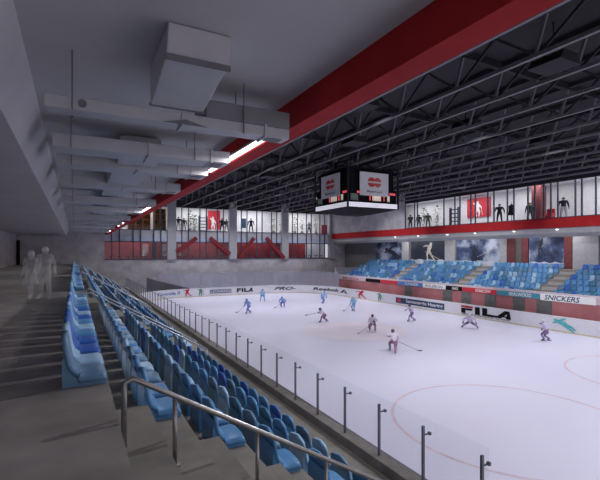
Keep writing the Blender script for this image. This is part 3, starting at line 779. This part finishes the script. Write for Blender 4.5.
# ================================================================== PEOPLE
def ik(a, b2, l1, l2, pole):
    a, b2 = Vector(a), Vector(b2); d = b2-a; l = min(d.length, (l1+l2)*.995); d.normalize()
    x = (l1*l1-l2*l2+l*l)/(2*l); hh = math.sqrt(max(0, l1*l1-x*x)); p = Vector(pole); p = p-d*p.dot(d)
    p = p.normalized() if p.length > 1e-5 else Vector((1, 0, 0))
    return a+d*x+p*hh, a+d*l
def body_mesh(name, J, rad, regions, mats, subs=1, fingers=True, fr=.009, face=True):
    """J: joint -> point; one continuous skinned surface; regions: joint pair -> material index"""
    E_ = [('pelvis', 'spine'), ('spine', 'chest'), ('chest', 'neck'), ('neck', 'head'), ('head', 'crown')]
    for s in 'lr':
        E_ += [('pelvis', 'hip_'+s), ('hip_'+s, 'knee_'+s), ('knee_'+s, 'ankle_'+s), ('ankle_'+s, 'toe_'+s),
               ('chest', 'shoulder_'+s), ('shoulder_'+s, 'elbow_'+s), ('elbow_'+s, 'wrist_'+s), ('wrist_'+s, 'palm_'+s)]
    keys = list(J); me = bpy.data.meshes.new(name); me.from_pydata([tuple(J[k]) for k in keys], [(keys.index(a), keys.index(b2)) for a, b2 in E_], [])
    o = bpy.data.objects.new(name, me); COL.objects.link(o)
    sk = o.modifiers.new('skin', 'SKIN'); sk.use_smooth_shade = True
    for i, k in enumerate(keys):
        r = rad[k.split('_')[0]]; d = me.skin_vertices[0].data[i]
        d.radius = (r, r) if not isinstance(r, tuple) else r; d.use_root = (k == 'pelvis')
    if subs: o.modifiers.new('sub', 'SUBSURF').levels = subs
    dg = bpy.context.evaluated_depsgraph_get(); dg.update(); out = bpy.data.meshes.new_from_object(o.evaluated_get(dg)); bpy.data.objects.remove(o)
    out.name = name
    out.materials.clear()
    for m in mats: out.materials.append(m)
    segs = [(Vector(J[a]), Vector(J[b2]), regions.get((a.split('_')[0], b2.split('_')[0]), 0)) for a, b2 in E_]
    for p in out.polygons:
        c = p.center; best = (9, 0)
        for a, b2, mi in segs:
            t = max(0, min(1, (c-a).dot(b2-a)/max(1e-9, (b2-a).length_squared))); q = (a+(b2-a)*t-c).length
            if q < best[0]: best = (q, mi)
        p.material_index = best[1]
    bm = bmesh.new(); bm.from_mesh(out)
    ex = MB(); hm = regions.get(('wrist', 'palm'), 0); sm = regions.get(('neck', 'head'), 0)
    for s, sg in (('l', 1), ('r', -1)):
        w, pl, el = Vector(J['wrist_'+s]), Vector(J['palm_'+s]), Vector(J['elbow_'+s]); f = (pl-w).normalized()
        up = Vector((0, 0, 1)) if abs(f.z) < .8 else Vector((1, 0, 0)); side = f.cross(up).normalized(); nrm = side.cross(f).normalized()
        if fingers:
            for q, ln in ((-1.5, .062), (-.5, .078), (.5, .083), (1.5, .072)):
                b0 = pl+side*q*fr*2.1-f*.01; p1 = b0+f*ln*.5; p2 = p1+f*ln*.3-nrm*ln*.3; p3 = p2-nrm*ln*.3-f*ln*.05
                ex.tube([b0, p1, p2, p3], [fr*1.05, fr, fr*.95, fr*.75], 6, hm)
            b0 = w+f*.03+side*fr*2*(-sg); ex.tube([b0, b0+side*.03*(-sg)+f*.02, b0+side*.035*(-sg)+f*.05-nrm*.015], [fr*1.2, fr*1.1, fr*.8], 6, hm)
    if face:
        hd, cr = Vector(J['head']), Vector(J['crown']); up = (cr-Vector(J['neck'])).normalized(); fw = Vector((1, 0, 0)); fw = (fw-up*fw.dot(up)).normalized(); sd = up.cross(fw)
        hr = rad['head'] if not isinstance(rad['head'], tuple) else rad['head'][0]
        ex.tube([hd+fw*hr*.85+up*.02, hd+fw*(hr*1.18)-up*.015, hd+fw*hr*.9-up*.025], [.008, .016, .012], 6, sm)
        for sg in (-1, 1):
            ex.ball(hd+fw*hr*.86+sd*sg*.032+up*.025, .012, len(mats)-1, seg=6, rings=4)
            ex.ball(hd+sd*sg*hr*.98, .03, sm, sx=.6, sy=.35, sz=1, seg=6, rings=4)
        ex.box(-.006, .006, -.022, .022, -.004, .004, len(mats)-1, Matrix.Translation(hd+fw*hr*.88-up*.055))
    n0 = len(out.materials)
    if ex.v:
        m2 = ex.mesh('x', mats); bm.from_mesh(m2)
    bm.to_mesh(out); bm.free(); out.polygons.foreach_set('use_smooth', [True]*len(out.polygons)); out.update()
    return out
def standing(h=1.75, stance=.1, stride=.0, arms=((.05, .3), (.05, .3)), female=False, wrists=None, lean=0):
    k = h/1.75; J = {}
    sw_, hw = (.185, .09) if not female else (.165, .09)
    J['pelvis'] = (0, 0, .93); J['spine'] = (0, 0, 1.1); J['chest'] = (.0, 0, 1.33); J['neck'] = (.0, 0, 1.49); J['head'] = (.02, 0, 1.61); J['crown'] = (.01, 0, 1.70)
    for s, sg in (('l', 1), ('r', -1)):
        J['hip_'+s] = (0, sg*hw, .89)
        a = Vector((stride*sg, sg*(hw+stance*.5), .09)); kn, an = ik(J['hip_'+s], a, .41, .41, (1, 0, 0))
        J['knee_'+s] = kn; J['ankle_'+s] = an; J['toe_'+s] = an+Vector((.16, sg*.03, -.055))
        J['shoulder_'+s] = (0, sg*sw_, 1.41)
        w = Vector((wrists[0 if s == 'l' else 1])) if wrists else Vector((.06, sg*(sw_+.1), .88))
        el, w = ik(J['shoulder_'+s], w, .29, .26, (-1, sg*.4, 0)); J['elbow_'+s] = el; J['wrist_'+s] = w; J['palm_'+s] = w+(w-el).normalized()*.09
    return {q: Vector(v)*k for q, v in J.items()}
RAD = {'pelvis': (.145, .12), 'spine': (.135, .11), 'chest': (.155, .12), 'neck': .058, 'head': .098, 'crown': .07, 'hip': .095, 'knee': .065, 'ankle': .047, 'toe': .04, 'shoulder': .075, 'elbow': .05, 'wrist': .033, 'palm': .036}
RAD = {k: (tuple(x*1.22 for x in v) if isinstance(v, tuple) else v*(1.25 if k not in ('head', 'crown', 'palm', 'wrist') else 1.1)) for k, v in RAD.items()}
REG = {('neck', 'head'): 1, ('head', 'crown'): 1, ('pelvis', 'hip'): 2, ('hip', 'knee'): 2, ('knee', 'ankle'): 2, ('ankle', 'toe'): 3, ('wrist', 'palm'): 1}
# ---- two translucent walkers on the concourse
GH = mat('ghost_grey', (.72, .71, .74), .8, var=.04, alpha=.23); GH2 = mat('ghost_grey_dark', (.66, .65, .68), .8, var=.04, alpha=.23)
gd, gr = 14.45, None
def ground_xy(px, d):
    r = (px-300)/F*d; return d*math.sin(YAW)+r*math.cos(YAW), d*math.cos(YAW)-r*math.sin(YAW)
def hair(J, r, long, m, parent, name='hair'):
    hd = Vector(J['head']); mb = MB(); mb.ball(hd+Vector((-.02, 0, .035)), r*1.12, sx=1.0, sy=.98, sz=.95, seg=14, rings=9)
    if long: mb.ball(hd+Vector((-.055, 0, -.06)), r*1.05, sx=.75, sy=1.05, sz=1.35, seg=12, rings=8)
    return mb.build(name, m, parent, True)
def skirt(J, z0, z1, r0, r1, m, parent, name='skirt'):
    mb = MB(); seg = 20; c = Vector(J['pelvis'])
    for i in range(6):
        t, t2 = i/6, (i+1)/6
        for k in range(seg):
            a, b2 = 2*math.pi*k/seg, 2*math.pi*(k+1)/seg
            def pt(t, a):
                r = (r0+(r1-r0)*t)*(1+.06*t*math.sin(6*a)); return (c.x+r*.8*math.cos(a), c.y+r*math.sin(a), z0+(z1-z0)*t)
            mb.face([pt(t, a), pt(t, b2), pt(t2, b2), pt(t2, a)])
    return mb.build(name, m, parent, True)
face_out = math.atan2(-.88, -.47)
mx, my = ground_xy(45.5, 14.5)
J = standing(1.8, .24, .1, wrists=((.06, .36, .9), (.08, -.34, .92)))
man = link('person', body_mesh('person', J, RAD, {}, [GH, GH2]), None, (mx, my, 4.9), face_out)
tag(man, 'translucent grey person with short hair and trousers walking on the concourse', 'person'); hair(J, .1, False, GH, man)
mx, my = ground_xy(31, 14.6)
J = standing(1.66, .02, .16, female=True, wrists=((.1, .3, .95), (.05, -.28, .9)))
RW = dict(RAD); RW.update({'chest': (.16, .13), 'shoulder': .08, 'knee': .07, 'ankle': .05, 'pelvis': (.18, .14)})
wo = link('person', body_mesh('person', J, RW, {}, [GH, GH2]), None, (mx, my, 4.9), face_out)
tag(wo, 'translucent grey person with long hair and a skirt on the concourse', 'person'); hair(J, .1, True, GH, wo); skirt(J, .95, .48, .17, .24, GH, wo)

# ---- hockey players
SKIN = mat('skin', (.5, .33, .26), .6); EYE = mat('eye_dark', (.03, .03, .03), .4); STICK = mat('stick_wood', (.3, .25, .24), .5)
kits = {
 'blue': [mat('kit_blue', sr(150, 178, 228), .7, var=.2, scale=9), SKIN, mat('kit_blue_pants', sr(128, 150, 212), .7, var=.2, scale=9), mat('kit_blue_socks', sr(130, 150, 215), .7, var=.15, scale=9), mat('skate_grey', sr(100, 105, 150), .5), mat('glove_blue', sr(110, 130, 200), .7), EYE],
 'sky': [mat('kit_sky', sr(165, 205, 235), .7, var=.2, scale=9), SKIN, mat('kit_sky_pants', sr(130, 165, 215), .7, var=.2, scale=9), mat('kit_sky_socks', sr(160, 190, 225), .7, var=.15, scale=9), MATS['skate_grey'], mat('glove_sky', sr(120, 150, 205), .7), EYE],
 'rose': [mat('kit_white', sr(225, 215, 230), .7, var=.12, scale=9), SKIN, mat('kit_plum', sr(145, 105, 135), .7, var=.2, scale=9), mat('kit_plum_socks', sr(165, 120, 150), .7, var=.2, scale=9), mat('skate_dark', sr(80, 65, 90), .5), mat('glove_plum', sr(95, 70, 105), .7), EYE],
 'lilac': [mat('kit_lilac', sr(205, 195, 225), .7, var=.15, scale=9), SKIN, mat('kit_lilac_pants', sr(135, 110, 150), .7, var=.2, scale=9), mat('kit_lilac_socks', sr(165, 145, 190), .7, var=.2, scale=9), MATS['skate_dark'], mat('glove_lilac', sr(110, 90, 130), .7), EYE]}
HREG = {('neck', 'head'): 1, ('head', 'crown'): 1, ('pelvis', 'hip'): 2, ('hip', 'knee'): 2, ('knee', 'ankle'): 3, ('ankle', 'toe'): 4, ('wrist', 'palm'): 5, ('pelvis', 'spine'): 0}
HRAD = {'pelvis': (.19, .16), 'spine': (.19, .165), 'chest': (.215, .175), 'neck': .08, 'head': .1, 'crown': .08, 'hip': .13, 'knee': .1, 'ankle': .07, 'toe': .05, 'shoulder': .125, 'elbow': .085, 'wrist': .06, 'palm': .07}
def skater(px, py, kit, head, label, lean=35, crouch=.15, la=(.2, .22), ra=(-.35, -.25), lw=(.45, .25, .95), rw=(.5, -.2, .75), stick=None, helmet='white', lift=0, sticklab=None, grip='r'):
    """head: heading in degrees (world, 0 = +X); ankles la/ra: forward, sideways; wrists in local frame"""
    x, y = on_ice(px, py); J = {}
    ln = R(lean); pz = .9-crouch
    J['pelvis'] = Vector((0, 0, pz)); dirn = Vector((math.sin(ln), 0, math.cos(ln)))
    J['spine'] = J['pelvis']+dirn*.2; J['chest'] = J['pelvis']+dirn*.42; J['neck'] = J['chest']+dirn*.16
    hdv = Vector((math.sin(ln*.45), 0, math.cos(ln*.45))); J['head'] = J['neck']+hdv*.13; J['crown'] = J['head']+hdv*.1
    for s, sg, an, wr in (('l', 1, la, lw), ('r', -1, ra, rw)):
        J['hip_'+s] = J['pelvis']+Vector((0, sg*.12, -.06))
        zt = .15+(an[2] if len(an) > 2 else 0)
        kn, a = ik(J['hip_'+s], (an[0], an[1], zt), .43, .42, (1, sg*.25, 0)); J['knee_'+s] = kn; J['ankle_'+s] = a; J['toe_'+s] = a+Vector((.19, sg*.04, -.055))
        J['shoulder_'+s] = J['chest']+Vector((0, sg*.21, 0))+dirn*.08
        el, w = ik(J['shoulder_'+s], wr, .3, .28, (-.4, sg, -.5)); J['elbow_'+s] = el; J['wrist_'+s] = w; J['palm_'+s] = w+(w-el).normalized()*.1
    m = kits[kit]
    o = link('person', body_mesh('person', J, HRAD, HREG, m, 1, True, .016), None, (x, y, .0), R(head)); tag(o, label, 'person')
    hm = mat('helmet_'+helmet, {'white': sr(215, 215, 230), 'blue': sr(110, 140, 205), 'dark': sr(85, 75, 105)}[helmet], .4)
    h0 = J['head']; mb = MB().ball(h0+Vector((-.01, 0, .045)), .128, sx=1.1, sy=.95, sz=.9, seg=14, rings=9); mb.box(.06, .15, -.09, .09, .035, .055, 0, Matrix.Translation(h0))
    mb.build('helmet', hm, o, True)
    for s in 'lr':
        a = J['ankle_'+s]; t = J['toe_'+s]; mb = MB(); d = (t-a); d.z = 0; d.normalize(); q = Vector((a.x, a.y, a.z-.1))
        mb.bar(q-d*.08+Vector((0, 0, -.02)), q+d*.24+Vector((0, 0, -.02)), .012, .05); mb.bar(q-d*.04+Vector((0, 0, .03)), q-d*.04+Vector((0, 0, -.01)), .03); mb.bar(q+d*.18+Vector((0, 0, .04)), q+d*.18+Vector((0, 0, -.01)), .03)
        mb.build('skate_blade', POST, o)
    if stick:
        W = Matrix.Translation((x, y, 0)) @ Matrix.Rotation(R(head), 4, 'Z')
        tip = W @ Vector(stick); hand = W @ ((J['palm_'+grip])); oth = W @ (J['palm_l' if grip == 'r' else 'palm_r'])
        dv = (hand-tip).normalized(); topp = hand+dv*max(.12, 1.35-(hand-tip).length)
        so = thing('hockey_stick', sticklab or ('hockey stick held by the '+label.split(' ', 1)[-1]), 'hockey stick', tuple(tip))
        MB().bar((0, 0, 0), topp-tip, .032, .028).build('shaft', STICK, so)
        bl = Vector((dv.x, dv.y, 0)); bl = bl.normalized() if bl.length > .01 else Vector((1, 0, 0)); bl = Matrix.Rotation(R(20), 3, 'Z') @ (-bl)
        MB().bar((0, 0, .005), bl*.28+Vector((0, 0, .0)), .02, .075).build('stick_blade', POST, so)
    return o
skater(249, 313, 'blue', 200, 'light blue skater striding left, nearest of the blue players at far end', 30, .12, (.4, .1), (-.4, -.15), (.35, .5, 1.15), (.4, -.3, .8), (.7, -1.0, .06), 'blue', sticklab='stick of the nearest light blue skater at the far end')
skater(262.5, 301, 'sky', 250, 'bright blue skater standing before the far end boards beside the short black letters', 20, .1, (.05, .25), (-.05, -.25), (.35, .25, .8), (.35, -.25, .8), None, 'blue')
skater(283, 307, 'blue', 230, 'pale blue skater crouching beneath the far slanted lettering', 50, .25, (.15, .2), (-.2, -.2), (.4, .3, .6), (.55, -.2, .6), (1.0, -.6, .06), 'blue', sticklab='stick of the pale blue skater crouching by the far lettering')
skater(322.5, 303, 'blue', 20, 'blue skater gliding right in front of the far lettering with triangle mark', 40, .15, (.25, .15), (-.35, -.2), (.3, .4, .7), (.4, -.35, .8), None, 'blue')
skater(325, 322, 'rose', 170, 'white and plum skater lunging left with stick stretched out, mid rink', 50, .2, (.45, .1), (-.4, -.35), (.65, .2, .9), (.62, -.1, .88), (1.75, .1, .75), 'dark', grip='l', sticklab='stick stretched out level by the lunging white and plum skater')
skater(354, 311, 'sky', 200, 'sky blue skater upright below the red silhouette on the far corner boards', 15, .05, (.15, .2), (-.25, -.3), (.35, .35, 1.0), (.3, -.3, .75), (.75, -.7, .06), 'white', sticklab='stick of the sky blue skater below the red silhouette')
skater(373, 331, 'rose', 225, 'white and plum skater bending over a stick low to left, mid rink', 35, .22, (.2, .2), (-.3, -.25), (.4, .2, .85), (.5, -.25, .6), (1.5, -.9, .06), 'dark', sticklab='stick reaching left to the ice from the bending mid rink skater')
skater(412, 321, 'lilac', 170, 'lilac skater running left near the right boards navy advert', 25, .12, (.4, .1), (-.45, -.15), (.4, .45, 1.1), (.3, -.5, 1.0), None, 'dark')
skater(394, 352, 'rose', 60, 'white and plum skater closest to the camera, leaning right with a stick', 40, .2, (.3, .2), (-.65, .05), (.35, .25, .95), (.5, -.25, .7), (.2, -1.6, .06), 'dark', sticklab='stick of the skater closest to the camera')
skater(470, 328, 'lilac', 215, 'pale lilac goalkeeper crouched with legs spread before the large right advert', 40, .35, (.05, .6), (.05, -.6), (.35, .5, .55), (.35, -.5, .55), None, 'white')
skater(547, 341, 'lilac', 120, 'lilac skater stretching an arm up beside the teal silhouette on the right boards', 25, .15, (.15, .15), (-.2, -.2), (.35, .75, 1.35), (.3, -.4, .8), None, 'white')

# ---- shoppers in the gallery behind glass
def shopper(x, y, z, rz, label, top, legs, h=1.78, wr=None, skin=SKIN, hairc=(.03, .025, .02)):
    J = standing(h, .16, .08, wrists=wr)
    m = [mat('top_%s' % label[:24], top, .8, var=.3, scale=12), skin, mat('legs_%s' % label[:24], legs, .8, var=.1), BLACK, EYE]
    o = link('person', body_mesh('person', J, RAD, REG, m), None, (x, y, z), rz); o.scale = (1.3, 1.3, 1.0); tag(o, label, 'person'); hair(J, .1, False, mat('hair_%d' % int(hairc[0]*1000), hairc, .8), o)
    return o
GX = 41.3
cam_ang = math.pi+.5
fold = ((.28, .1, 1.2), (.3, -.12, 1.12))
shopper(GX, yx(410.5, GX), 9.66, cam_ang, 'person in dark jacket and navy trousers, left of three by the gallery glass', (.03, .04, .035), (.03, .05, .11), 2.05, fold)
shopper(GX+.3, yx(419, GX+.3), 9.66, cam_ang, 'person in olive top and blue trousers, middle of three by the gallery glass', (.06, .07, .04), (.05, .07, .13), 1.95)
shopper(GX, yx(428, GX), 9.66, cam_ang+.4, 'person in dark green patterned coat, right of three by the gallery glass', (.05, .07, .05), (.08, .1, .1), 2.0)
shopper(GX, yx(499.5, GX), 9.66, cam_ang, 'broad person in black jacket and trousers alone by the gallery glass', (.012, .014, .02), (.02, .02, .03), 2.15, ((.05, .31, .92), (.05, -.31, .92)))
shopper(GX, yx(563.5, GX), 9.66, cam_ang, 'person in open dark jacket over pale trousers near the gallery end', (.03, .035, .05), (.5, .5, .52), 2.1)
shopper(GX+1, yx(530, GX+1), 9.66, cam_ang, 'person in dark green coat beside the maroon column of the gallery', (.03, .06, .05), (.05, .06, .08), 2.05)
GY = YF+1.0
def gxx(px): return xy(px, GY)
for px, lab, tp_, lg, hh in ((178.5, 'dark jacketed person with pale trousers, left of two in the far gallery window', (.015, .018, .02), (.55, .55, .58), 2.2), (184, 'person in dark olive with pale trousers, right of two in the far gallery window', (.03, .04, .035), (.5, .5, .53), 2.0),
                             (222, 'person all in navy beside the grey pillar of the far gallery', (.02, .03, .06), (.02, .03, .05), 2.2), (226.5, 'slim person in grey coat next to the navy clad person, far gallery', (.1, .1, .13), (.3, .3, .34), 2.1),
                             (251, 'person in dark blue clothes standing in third window bay of far gallery', (.02, .03, .06), (.03, .04, .08), 2.4), (309, 'person in white shirt and dark trousers in the last far gallery bay', (.5, .5, .52), (.06, .06, .08), 2.1)):
    shopper(gxx(px), GY, 9.65, -math.pi/2-.3, lab, tp_, lg, hh)

# shop furnishings
WOOD = mat('orange_brown_wood', (.33, .12, .04), .6, var=.5, scale=1.5); SHELF = mat('shelf_blue', (.05, .07, .12), .5); POT = mat('plant_pot', (.4, .4, .42), .6); LEAF = mat('leaf_green', (.05, .11, .05), .6, var=.5, scale=5); LEAFY = mat('leaf_olive', (.18, .2, .08), .6, var=.4, scale=5)
def shelving(loc, rz, lab, w=1.3):
    o = thing('shelving_unit', lab, 'shelf', loc, rz)
    for sg in (-1, 1): MB().box(-.2, .2, sg*w/2-.03, sg*w/2+.03, 0, 2.5).build('upright', SHELF, o)
    for k in range(5): MB().box(-.2, .2, -w/2, w/2, .15+.5*k, .27+.5*k).build('shelf_board', SHELF, o)
shelving((GX+1.2, yx(454.5, GX+1.2), 9.66), 0, 'dark blue open shelving against white gallery wall between bare panes')
shelving((xy(203, YF+2), YF+2, 9.65), math.pi/2, 'dark blue open shelving in the far gallery beside the red poster')
def plant(loc, lab, m, hh=2.4, n=46):
    o = thing('potted_plant', lab, 'plant', loc)
    MB().tube([(0, 0, 0), (0, 0, .5)], [.22, .3], 12).build('pot', POT, o); MB().tube([(0, 0, .45), (.03, 0, hh*.6)], .03, 6).build('stem', WOOD, o)
    mb = MB()
    for i in range(n):
        a = random.uniform(0, 6.28); z = random.uniform(.7, hh); r = random.uniform(.15, .55); q = Vector((r*math.cos(a), r*math.sin(a), z)); t = Vector((math.cos(a), math.sin(a), .5)).normalized(); s_ = t.cross(Vector((0, 0, 1))).normalized()
        mb.face([q-t*.16, q+s_*.09, q+t*.2, q-s_*.09])
    mb.build('foliage', m, o)
plant((GX+1.5, yx(437, GX+1.5), 9.66), 'tall olive leaved potted plant behind the group of three in gallery', LEAFY, 3.2, 90)
plant((GX+2.6, yx(424, GX+2.6), 9.66), 'dark green potted plant close to the gallery back wall', LEAF, 3.3, 90)
plant((xy(190, YF+2), YF+2, 9.65), 'dark potted plant in the far gallery beside the two shoppers', LEAF, 3.3, 90)
plant((xy(196, YF+2.6), YF+3.4, 9.65), 'bushy potted plant in the far gallery next to dark shelving', LEAF, 2.8, 80)
for px, lab in ((295, 'olive potted plant nearest the pillar in the last far gallery bay'), (302, 'second olive potted plant from the pillar in the last far gallery bay'), (316, 'leafy olive plant right of the white shirted person in the far gallery'), (273, 'olive potted plant left of pillar in the third far gallery bay'), (281, 'tall olive plant against the pillar in the third far gallery bay')):
    plant((xy(px, YF+1.6), YF+1.6, 9.65), lab, LEAFY, 2.5+.5*random.random(), 60)
def board(name, x0, x1, y0, y1, z0, z1, m, lab, cat):
    o = MB().box(x0, x1, y0, y1, z0, z1).build(name, m); tag(o, lab, cat); return o
def gy(p, X): return yx(p, X)
pb = board('display_board', 44.85, 44.98, gy(491, 45), gy(468, 45), 10.9, 13.3, SIGR, 'large red display board on gallery wall left of the black jacketed person', 'display board')
figure(FIG2, lambda u, w: (44.84, gy(473, 45)+(gy(484, 45)-gy(473, 45))*u, 10.95+1.8*w), WHITE, pb, 'picture_figure')
board('column_cladding', 43.2, 44.2, gy(545, 44), gy(536, 44), 9.66, 13.55, MAROON, 'dark maroon boxed column inside the gallery', 'column')
rb = thing('armchair', 'small red armchair beside maroon column in gallery', 'chair', (42.2, gy(549, 42.2), 9.66))
MB().box(-.4, .4, -.4, .4, 0, .5).build('seat', SIGR, rb, bevel=.05); MB().box(.25, .42, -.4, .4, .45, 1.2).build('backrest', SIGR, rb, bevel=.05)
for sg in (-1, 1): MB().box(-.4, .3, sg*.4-.08, sg*.4+.08, .45, .75).build('armrest', SIGR, rb, bevel=.03)
jk = thing('coat_stand', 'coat stand with black coat behind the black jacketed person', 'coat stand', (42.4, gy(511.5, 42.4), 9.66))
MB().tube([(0, 0, 0), (0, 0, 2.3)], .03, 8).tube([(0, 0, 0), (0, 0, .04)], .28, 14).build('pole', DARK, jk); MB().tube([(0, 0, .9), (0, 0, 1.5), (0, 0, 1.9), (0, 0, 2.1)], [.32, .28, .3, .08], 10).build('coat', BLACK, jk, True)
pb = board('display_board', xy(208, YF+4.2), xy(220, YF+4.2), YF+4.15, YF+4.28, 10.2, 13.3, SIGR, 'red display board on the far gallery wall beside dark shelving', 'display board')
figure(FIG2, lambda u, w: (xy(209, YF+4.1)+u*(xy(217, YF+4.1)-xy(209, YF+4.1)), YF+4.14, 10.0+2.1*w), WHITE, pb, 'picture_figure')
def cabinet(p0, p1, lab, m, n):
    x0, x1 = xy(p0, YF+2.4), xy(p1, YF+2.4)
    o = thing('display_cabinet', lab, 'cabinet', ((x0+x1)/2, YF+2.4, 9.65)); w = (x1-x0)/2
    MB().box(-w, w, .3, .45, 0, 3.4).build('back_panel', m, o)
    for i in range(n+1): MB().box(-w+2*w*i/n-.04, -w+2*w*i/n+.04, -.2, .3, 0, 3.4).build('upright', WOOD, o)
    for k in range(5): MB().box(-w, w, -.2, .3, .1+.8*k, .16+.8*k).build('shelf_board', WOOD, o)
cabinet(128, 150, 'wide orange brown display cabinet in the first far gallery bay under the red beam', WOOD, 3)
cabinet(154.5, 165.5, 'narrower dark olive display cabinet next to the pillar in first far bay', mat('olive_panel', (.1, .11, .05), .6, var=.5), 2)
board('picture', xy(242, YF+4.2), xy(246, YF+4.2), YF+4.2, YF+4.28, 10.6, 12.2, NAVY, 'small dark picture on white far gallery wall, third bay', 'picture')
board('display_board', xy(321.5, YF+1.6), xy(327, YF+1.6), YF+1.5, YF+1.6, 9.65, 11.4, SIGR, 'rose red standing board in last far gallery bay near corner', 'display board')
# lounge level: stools and white posters
stool = thing('stool', 'dark round stool in a row behind the lower far windows', 'stool', (0, 0, 0), group='stools behind the lower far windows')
MB().tube([(0, 0, .42), (0, 0, .5)], .3, 12).build('seat', DARK, stool); MB().tube([(0, 0, 0), (0, 0, .42)], .05, 8).build('pedestal', DARK, stool); MB().tube([(0, 0, 0), (0, 0, .03)], .2, 12).build('base', DARK, stool)
x = X0+.9; first = True
while x < XR-1:
    if min(abs(x-c) for c in CX) > .9:
        o = stool if first else copy_tree(stool); first = False; o.location = (x, YF+1.2, 5.4)
    x += 1.15
for p0, p1, lab in ((142.5, 148.5, 'white patterned poster on red lounge wall near the middle of first bay'), (162.5, 167.5, 'white patterned poster on red lounge wall beside the first pillar'), (177.5, 181.5, 'small pale poster on the red lounge wall just right of first pillar')):
    Yp = YF+2.58
    o = MB().box(xy(p0, Yp), xy(p1, Yp), Yp-.04, Yp, 5.9, 7.7).build('lounge_poster', poster_mat('lounge_art_%d' % p0, p0, (.25, .05, .05), (.5, .3, .3), (.8, .78, .76))); tag(o, lab, 'poster')
board('lounge_divider', xy(152.5, YF+1.5), xy(156.5, YF+1.5), YF+1.7, YF+1.9, 5.4, 8.0, DARK, 'dark upright divider panel in the first lower far bay', 'divider')

# ================================================================== LIGHT
def area(x, y, z, sx, sy, e, col=(1, .97, .94), rot=(0, 0, 0)):
    l = bpy.data.lights.new('lamp', 'AREA'); l.shape = 'RECTANGLE'; l.size = sx; l.size_y = sy; l.energy = e; l.color = col
    o = bpy.data.objects.new('lamp', l); COL.objects.link(o); o.location = (x, y, z); o.rotation_euler = rot
for i in range(5): area(42.8, 13+8*i, 13.55, 1.2, 6, 230)
for i in range(4):
    a = edges[i]; b2 = edges[i+1]; area((a+b2)/2, YF+2.2, 13.55, 6, 1.4, 260); area((a+b2)/2, YF+1.4, 8.7, 6, 1, 50)
for p in (395, 418, 447, 475, 514, 557): area(41.6, yx(p, XR), 8.8, .5, .5, 60)
for y0, e in ((10.4, 90), (25.4, 110), (41, 110), (56, 130)): area(3.58, y0, 8.9, .06, 4.5, e)  # last two lamps belong to the added far strips
w = bpy.data.worlds.new('world'); S.world = w; w.use_nodes = True
w.node_tree.nodes['Background'].inputs['Color'].default_value = (.66, .63, .68, 1); w.node_tree.nodes['Background'].inputs['Strength'].default_value = 1.0
S.view_settings.view_transform = 'Standard'; S.view_settings.look = 'None'; S.view_settings.gamma = 1; S.view_settings.use_curve_mapping = False
S.view_settings.exposure = 0
S.cycles.transparent_max_bounces = 24; S.cycles.max_bounces = 8; S.cycles.diffuse_bounces = 4; S.cycles.sample_clamp_indirect = 4
S.cycles.use_denoising = True
